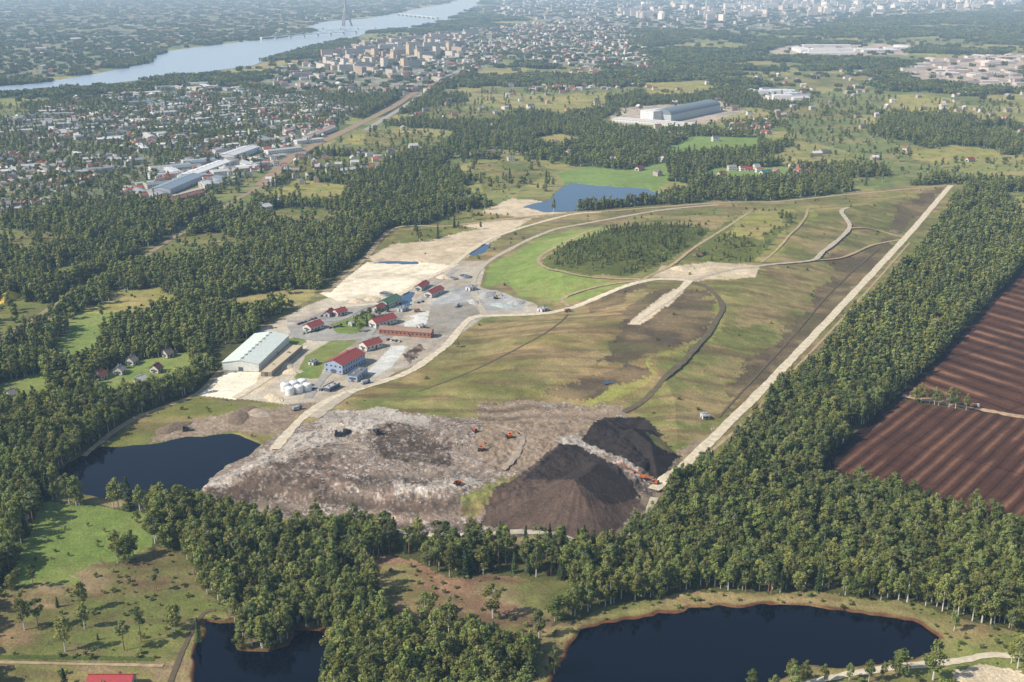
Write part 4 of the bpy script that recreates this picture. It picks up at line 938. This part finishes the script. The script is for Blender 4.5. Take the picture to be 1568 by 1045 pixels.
def lone(name,key,p,s):
    c=U([p])[0]; o=add(name,near.objects[key].data); o.location=(c[0],c[1],float(height(c[:1],c[1:])[0])-.1); o.scale=(s*1.1,s*1.1,s); o.rotation_euler=(0,0,rng.uniform(0,6))
for nm_,k,p,s in [('young_pine_tree','pine_a',(240,905),.8),('young_pine_tree','spruce_b',(88,930),.45),('birch_tree','birch_a',(400,990),.95),('birch_tree','birch_c',(385,985),.8),('birch_tree','birch_b',(412,988),.9),('birch_tree','birch_c',(396,978),.8),('young_spruce_tree','spruce_b',(150,980),.3),
  ('maple_tree','broad_a',(545,500),.8),('maple_tree','broad_a',(556,492),.8),('maple_tree','broad_a',(566,486),.75),('maple_tree','broad_a',(550,508),.7),('maple_tree','broad_a',(572,494),.65),('maple_tree','broad_a',(580,484),.7),('spruce_tree','spruce_a',(562,500),.6),('spruce_tree','spruce_a',(594,478),.6),
  ('maple_tree','broad_a',(700,532),.5),('willow_tree','broad_a',(225,815),.6),('willow_tree','broad_a',(210,800),.55),('apple_tree','broad_a',(74,830),.2),('apple_tree','broad_a',(100,812),.22),('apple_tree','broad_a',(135,806),.2),('apple_tree','broad_a',(160,815),.22),('apple_tree','broad_a',(55,860),.22),('apple_tree','broad_a',(105,852),.2),('apple_tree','broad_a',(150,838),.22),
  ('birch_tree','birch_c',(1530,952),.8),('birch_tree','birch_a',(1545,962),.6),('birch_tree','birch_a',(1150,1062),.75),('birch_tree','birch_c',(1185,1070),.8),('birch_tree','birch_a',(1215,1062),.85),('birch_tree','birch_b',(1232,1052),.75),('birch_tree','birch_c',(1262,1046),.65),('birch_tree','birch_c',(1300,1042),.6),('birch_tree','birch_a',(1330,1045),.7),('birch_tree','birch_c',(1352,1040),.6),('birch_tree','birch_a',(1372,1035),.5)]: lone(nm_,k,p,s)

# ------------------------------------------------------------------ litter on the tip
lit=[]
for i,cc in enumerate([(222,218,210),(200,190,176),(120,136,160),(76,70,64),(180,144,110)]):
    q=np.random.default_rng(90+i); b=MB(); m=cm(cc,.6,.1)
    for k in range(7):
        c=q.normal(0,1.1,3); c[2]=abs(c[2])*.15+.08; b.box(c,(q.uniform(.25,1.0),q.uniform(.2,.7),q.uniform(.06,.3)),m,q.uniform(0,3),taper=q.uniform(.5,1))
    lit.append(('litter_%d'%i,b.mesh('litter_%d'%i)))
lc,_=mkcoll('litter_kinds',lit)
x,y=candidates(500,860,2.6); cl=classify(x,y); pr=np.zeros(len(CN)); pr[CI['waste']]=.26; pr[CI['wastewhite']]=.7; pr[CI['wastedark']]=.12; pr[CI['dirt']]=.04
k=rng.random(len(x))<pr[cl]*np.clip(fbm(x/12,y/12,3,5)*4-1.2,.08,1.3); x=x[k];y=y[k];n=len(x)
kd=np.searchsorted([.36,.64,.72,.92],rng.random(n)); print('litter',n)
scatter('landfill_litter',lc,x,y,height(x,y),kd,np.repeat(rng.uniform(.4,1.0,(n,1)),3,1),rng.uniform(0,6,n))

# ------------------------------------------------------------------ atmosphere, light, camera
m=bpy.data.materials.new('haze_added_glow'); m.use_nodes=True; N=m.node_tree.nodes; N.clear(); l=m.node_tree.links; o=N.new('ShaderNodeOutputMaterial'); vs=N.new('ShaderNodeVolumeScatter')
DEN=7.2e-5
vs.inputs['Color'].default_value=(.48,.73,1,1); vs.inputs['Density'].default_value=DEN; vs.inputs['Anisotropy'].default_value=0
em=N.new('ShaderNodeEmission'); em.inputs[0].default_value=(.42,.67,1,1); em.inputs[1].default_value=DEN*.25; ad=N.new('ShaderNodeAddShader')  # glow added to the haze, stands in for multiply scattered light
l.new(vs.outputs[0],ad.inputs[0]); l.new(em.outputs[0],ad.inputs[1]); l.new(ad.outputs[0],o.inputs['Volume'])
b=MB(); b.box((0,0,295),(120000,120000,610),m); hz=add('glowing_atmosphere_haze',b.mesh('haze'))
sc=bpy.context.scene
w=bpy.data.worlds.new('World'); sc.world=w; w.use_nodes=True; nt_=w.node_tree; bg=nt_.nodes['Background']; sky=nt_.nodes.new('ShaderNodeTexSky'); sky.sky_type='NISHITA'; sky.sun_disc=False
sky.sun_elevation=SUN_EL; sky.sun_rotation=SUN_AZ; nt_.links.new(sky.outputs[0],bg.inputs[0]); bg.inputs[1].default_value=.115
sl=bpy.data.lights.new('sun','SUN'); sl.energy=5.0; sl.angle=math.radians(.5); sl.color=(1,.955,.88); so=bpy.data.objects.new('sun',sl); sc.collection.objects.link(so)
from mathutils import Vector
sd_=Vector((math.sin(SUN_AZ)*math.cos(SUN_EL),math.cos(SUN_AZ)*math.cos(SUN_EL),math.sin(SUN_EL))); so.rotation_euler=sd_.to_track_quat('Z','Y').to_euler(); so.location=(0,0,500)
cd=bpy.data.cameras.new('camera'); cd.sensor_width=36; cd.lens=18/math.tan(math.atan(784/F)); cd.clip_start=1; cd.clip_end=150000
co=bpy.data.objects.new('camera',cd); sc.collection.objects.link(co); co.location=(0,0,CAMH); co.rotation_euler=(math.pi/2-PITCH,0,0); sc.camera=co
sc.view_settings.view_transform='Standard'; sc.view_settings.look='None'; sc.view_settings.exposure=0
